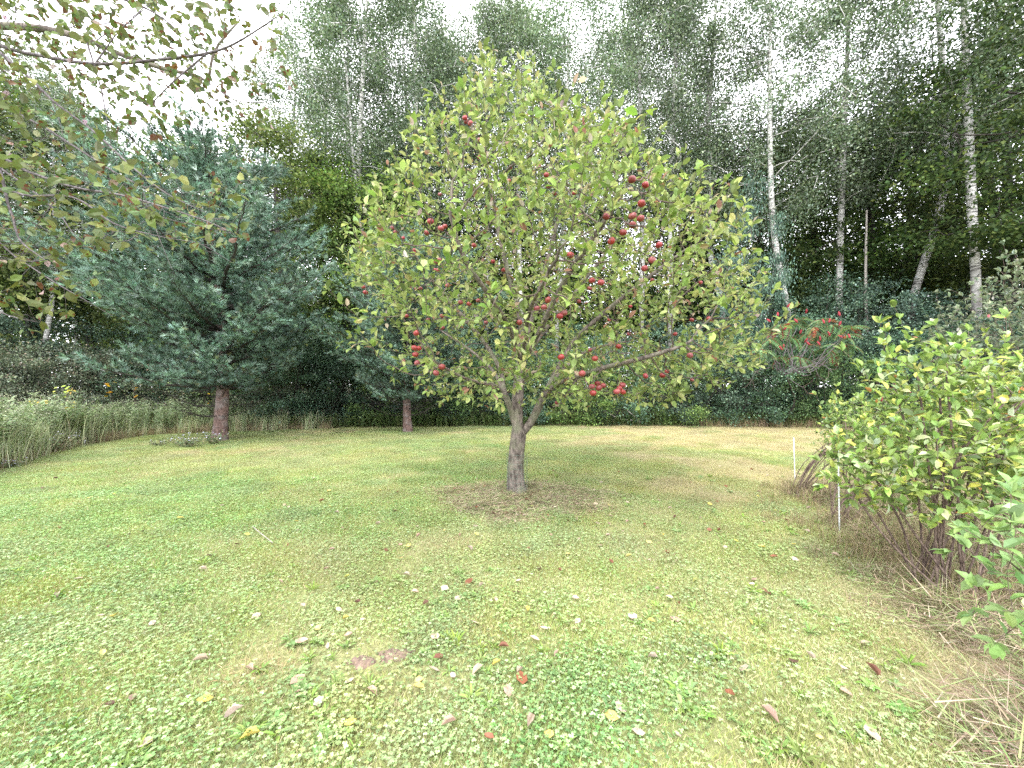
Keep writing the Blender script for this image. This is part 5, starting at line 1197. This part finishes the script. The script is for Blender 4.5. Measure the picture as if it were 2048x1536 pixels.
known = [(595, 1372, 'pinkish tan', 'flat', 1.3), (410, 1411, 'yellow', 'flat', 1.1), (265, 1409, 'pinkish tan', 'curled', .9), (467, 1440, 'pale tan', 'folded', 1.3), (500, 1487, 'yellow', 'folded', 1.2), (637, 1415, 'pale tan', 'flat', .8), (220, 1422, 'dark brown', 'curled', .8),
         (698, 1280, 'pinkish tan', 'curled', 1.0), (636, 1262, 'yellow', 'flat', .8), (725, 1247, 'pale tan', 'flat', .6), (870, 1282, 'pale tan', 'flat', 1.1), (877, 1328, 'reddish brown', 'curled', 1.0), (868, 1351, 'pale tan', 'flat', 1.0), (955, 1352, 'pale tan', 'folded', 1.2), (838, 1370, 'yellow', 'flat', .9),
         (838, 1389, 'yellow', 'curled', 1.1), (744, 1397, 'pinkish tan', 'folded', 1.1), (701, 1460, 'yellow', 'flat', .9), (993, 1336, 'yellow', 'folded', .8), (1043, 1366, 'reddish brown', 'flat', 1.3), (1040, 1352, 'pale tan', 'folded', .9), (1224, 1443, 'yellow', 'flat', 1.1), (1242, 1421, 'pale tan', 'flat', 1.2),
         (1060, 1450, 'pale tan', 'folded', 1.2), (1098, 1475, 'yellow', 'flat', .8), (1265, 1242, 'pale tan', 'flat', 1.2), (1352, 1246, 'pinkish tan', 'flat', 1.1), (1155, 1252, 'pale tan', 'flat', .8), (1306, 1324, 'pale tan', 'folded', 1.0), (1488, 1348, 'pale tan', 'flat', 1.0), (1540, 1443, 'pinkish tan', 'folded', 1.4),
         (1745, 1352, 'reddish brown', 'folded', 1.2), (1745, 1482, 'pale tan', 'flat', 1.2), (1732, 1300, 'pale tan', 'curled', 1.1), (1590, 1125, 'pale tan', 'flat', 1.1), (1533, 1190, 'reddish brown', 'flat', 1.1), (1508, 1165, 'pinkish tan', 'flat', .9), (1523, 1117, 'pale tan', 'flat', .8), (606, 1220, 'pale tan', 'curled', .9),
         (228, 1241, 'yellow', 'curled', 1.1), (400, 1331, 'pale tan', 'folded', 1.2), (305, 1254, 'pale tan', 'flat', .8), (115, 1199, 'pale tan', 'folded', 1.1), (157, 1163, 'pale tan', 'flat', .9), (1055, 1227, 'yellow', 'curled', .8), (1037, 1171, 'pale tan', 'curled', 1.0), (938, 1171, 'reddish brown', 'curled', 1.2),
         (917, 1202, 'pale tan', 'flat', 1.1), (829, 1192, 'pale tan', 'folded', 1.0), (1335, 1110, 'reddish brown', 'curled', 1.0), (1298, 1087, 'yellow', 'flat', 1.1), (1222, 1130, 'reddish brown', 'curled', 1.0), (1136, 1112, 'yellow', 'flat', 1.1), (950, 1056, 'pale tan', 'flat', 1.2), (1001, 1057, 'pale tan', 'flat', 1.1)]
cand = [(*G(a, b)[:2], c, sh, s_) for a, b, c, sh, s_ in known]
names = list(cw); wv = np.array([cw[k] for k in names]); wv = wv / wv.sum()
while len(cand) < 292:
    if rl.random() < .62: x, y = rl.normal(.25, 1.7), rl.normal(4.1, 1.35)
    else: y = rl.uniform(1.5, 7.5); x = rl.uniform(-1.3, .95) * y
    u, v = pix(np.array([[x, y, 0]]))
    if y < 1.5 or y > 8.5 or not (5 < u[0] < 2040) or v[0] > 1525 or np.hypot(x - gx, y - gy) < .25 or (x > 2.2 and y < 3.2) : continue
    if min((x - c[0]) ** 2 + (y - c[1]) ** 2 for c in cand) < .006: continue
    cand.append((x, y, names[rl.choice(len(names), p=wv)], ('flat', 'curled', 'folded')[rl.integers(0, 3)], rl.uniform(.55, 1.15)))
def zone(x, y, u, v):
    if np.hypot(x - BARE[0], y - BARE[1]) < .45: return 'by the bare earth patch'
    m, m1, m2 = mulch_d(np.array([x]), np.array([y]))
    if m1[0] > .4: return 'on mulch ' + ('left of' if u < 1000 else 'right of' if u > 1075 else 'before') + ' the apple trunk'
    if m2[0] > .4: return 'on dry stalks by the berry bushes'
    if y > 6.3: return 'on the far lawn ' + ('left of' if u < 1030 else 'right of') + ' the apple trunk'
    if y > 3.6: return 'on the mid lawn ' + ('at far left' if u < 450 else 'left of centre' if u < 850 else 'below the apple tree' if u < 1250 else 'toward the berry bushes')
    if y > 2.35: return 'on the nearer grass ' + ('at far left' if u < 400 else 'left of centre' if u < 800 else 'at centre' if u < 1200 else 'right of centre' if u < 1550 else 'at right')
    return 'in the foreground ' + ('clover at far left' if u < 380 else 'clover left of centre' if u < 760 else 'weeds at centre' if u < 1160 else 'grass right of centre' if u < 1550 else 'grass at far right')
info = []
for (x, y, c, sh, s_) in cand:
    u, v = pix(np.array([[x, y, 0]])); size = 'large' if s_ > 1.05 else 'small' if s_ < .75 else 'middling'
    info.append((f'{size} {c} {sh} leaf {zone(x, y, u[0], v[0])}', u[0], v[0]))
from collections import defaultdict
same = defaultdict(list)
for i, f in enumerate(info): same[f[0]].append(i)
labels = {}
for k, ids in same.items():
    if len(ids) == 1: labels[ids[0]] = k; continue
    ids.sort(key=lambda i: info[i][1]); od = ['leftmost', 'second from left', 'third from left', 'fourth from left', 'fifth from left', 'sixth from left', 'seventh from left']
    for j, i in enumerate(ids): labels[i] = k + ', ' + ('rightmost' if j == len(ids) - 1 else od[min(j, 6)])
for i, (x, y, c, sh, s_) in enumerate(cand):
    key = (c, sh, int(rl.integers(0, 2)))
    if key not in LM: LM[key] = fl_mesh(c, sh)
    o = mk('fallen_leaf', LM[key]); m1 = float(mulch_d(np.array([x]), np.array([y]))[0][0])
    o.location = (x, y, float(bump_h(np.array([x]), np.array([y]))[0]) + (.03 if m1 < .4 else .045)); S_ = .066 * s_
    o.scale = (S_,) * 3; o.rotation_euler = (rl.normal(0, .22), rl.normal(0, .22) + (math.pi if (sh == 'flat' and rl.random() < .3) else 0), rl.random() * 6.28)
    tag(o, labels[i], 'leaf', 'fallen leaves on the lawn')
print('done')
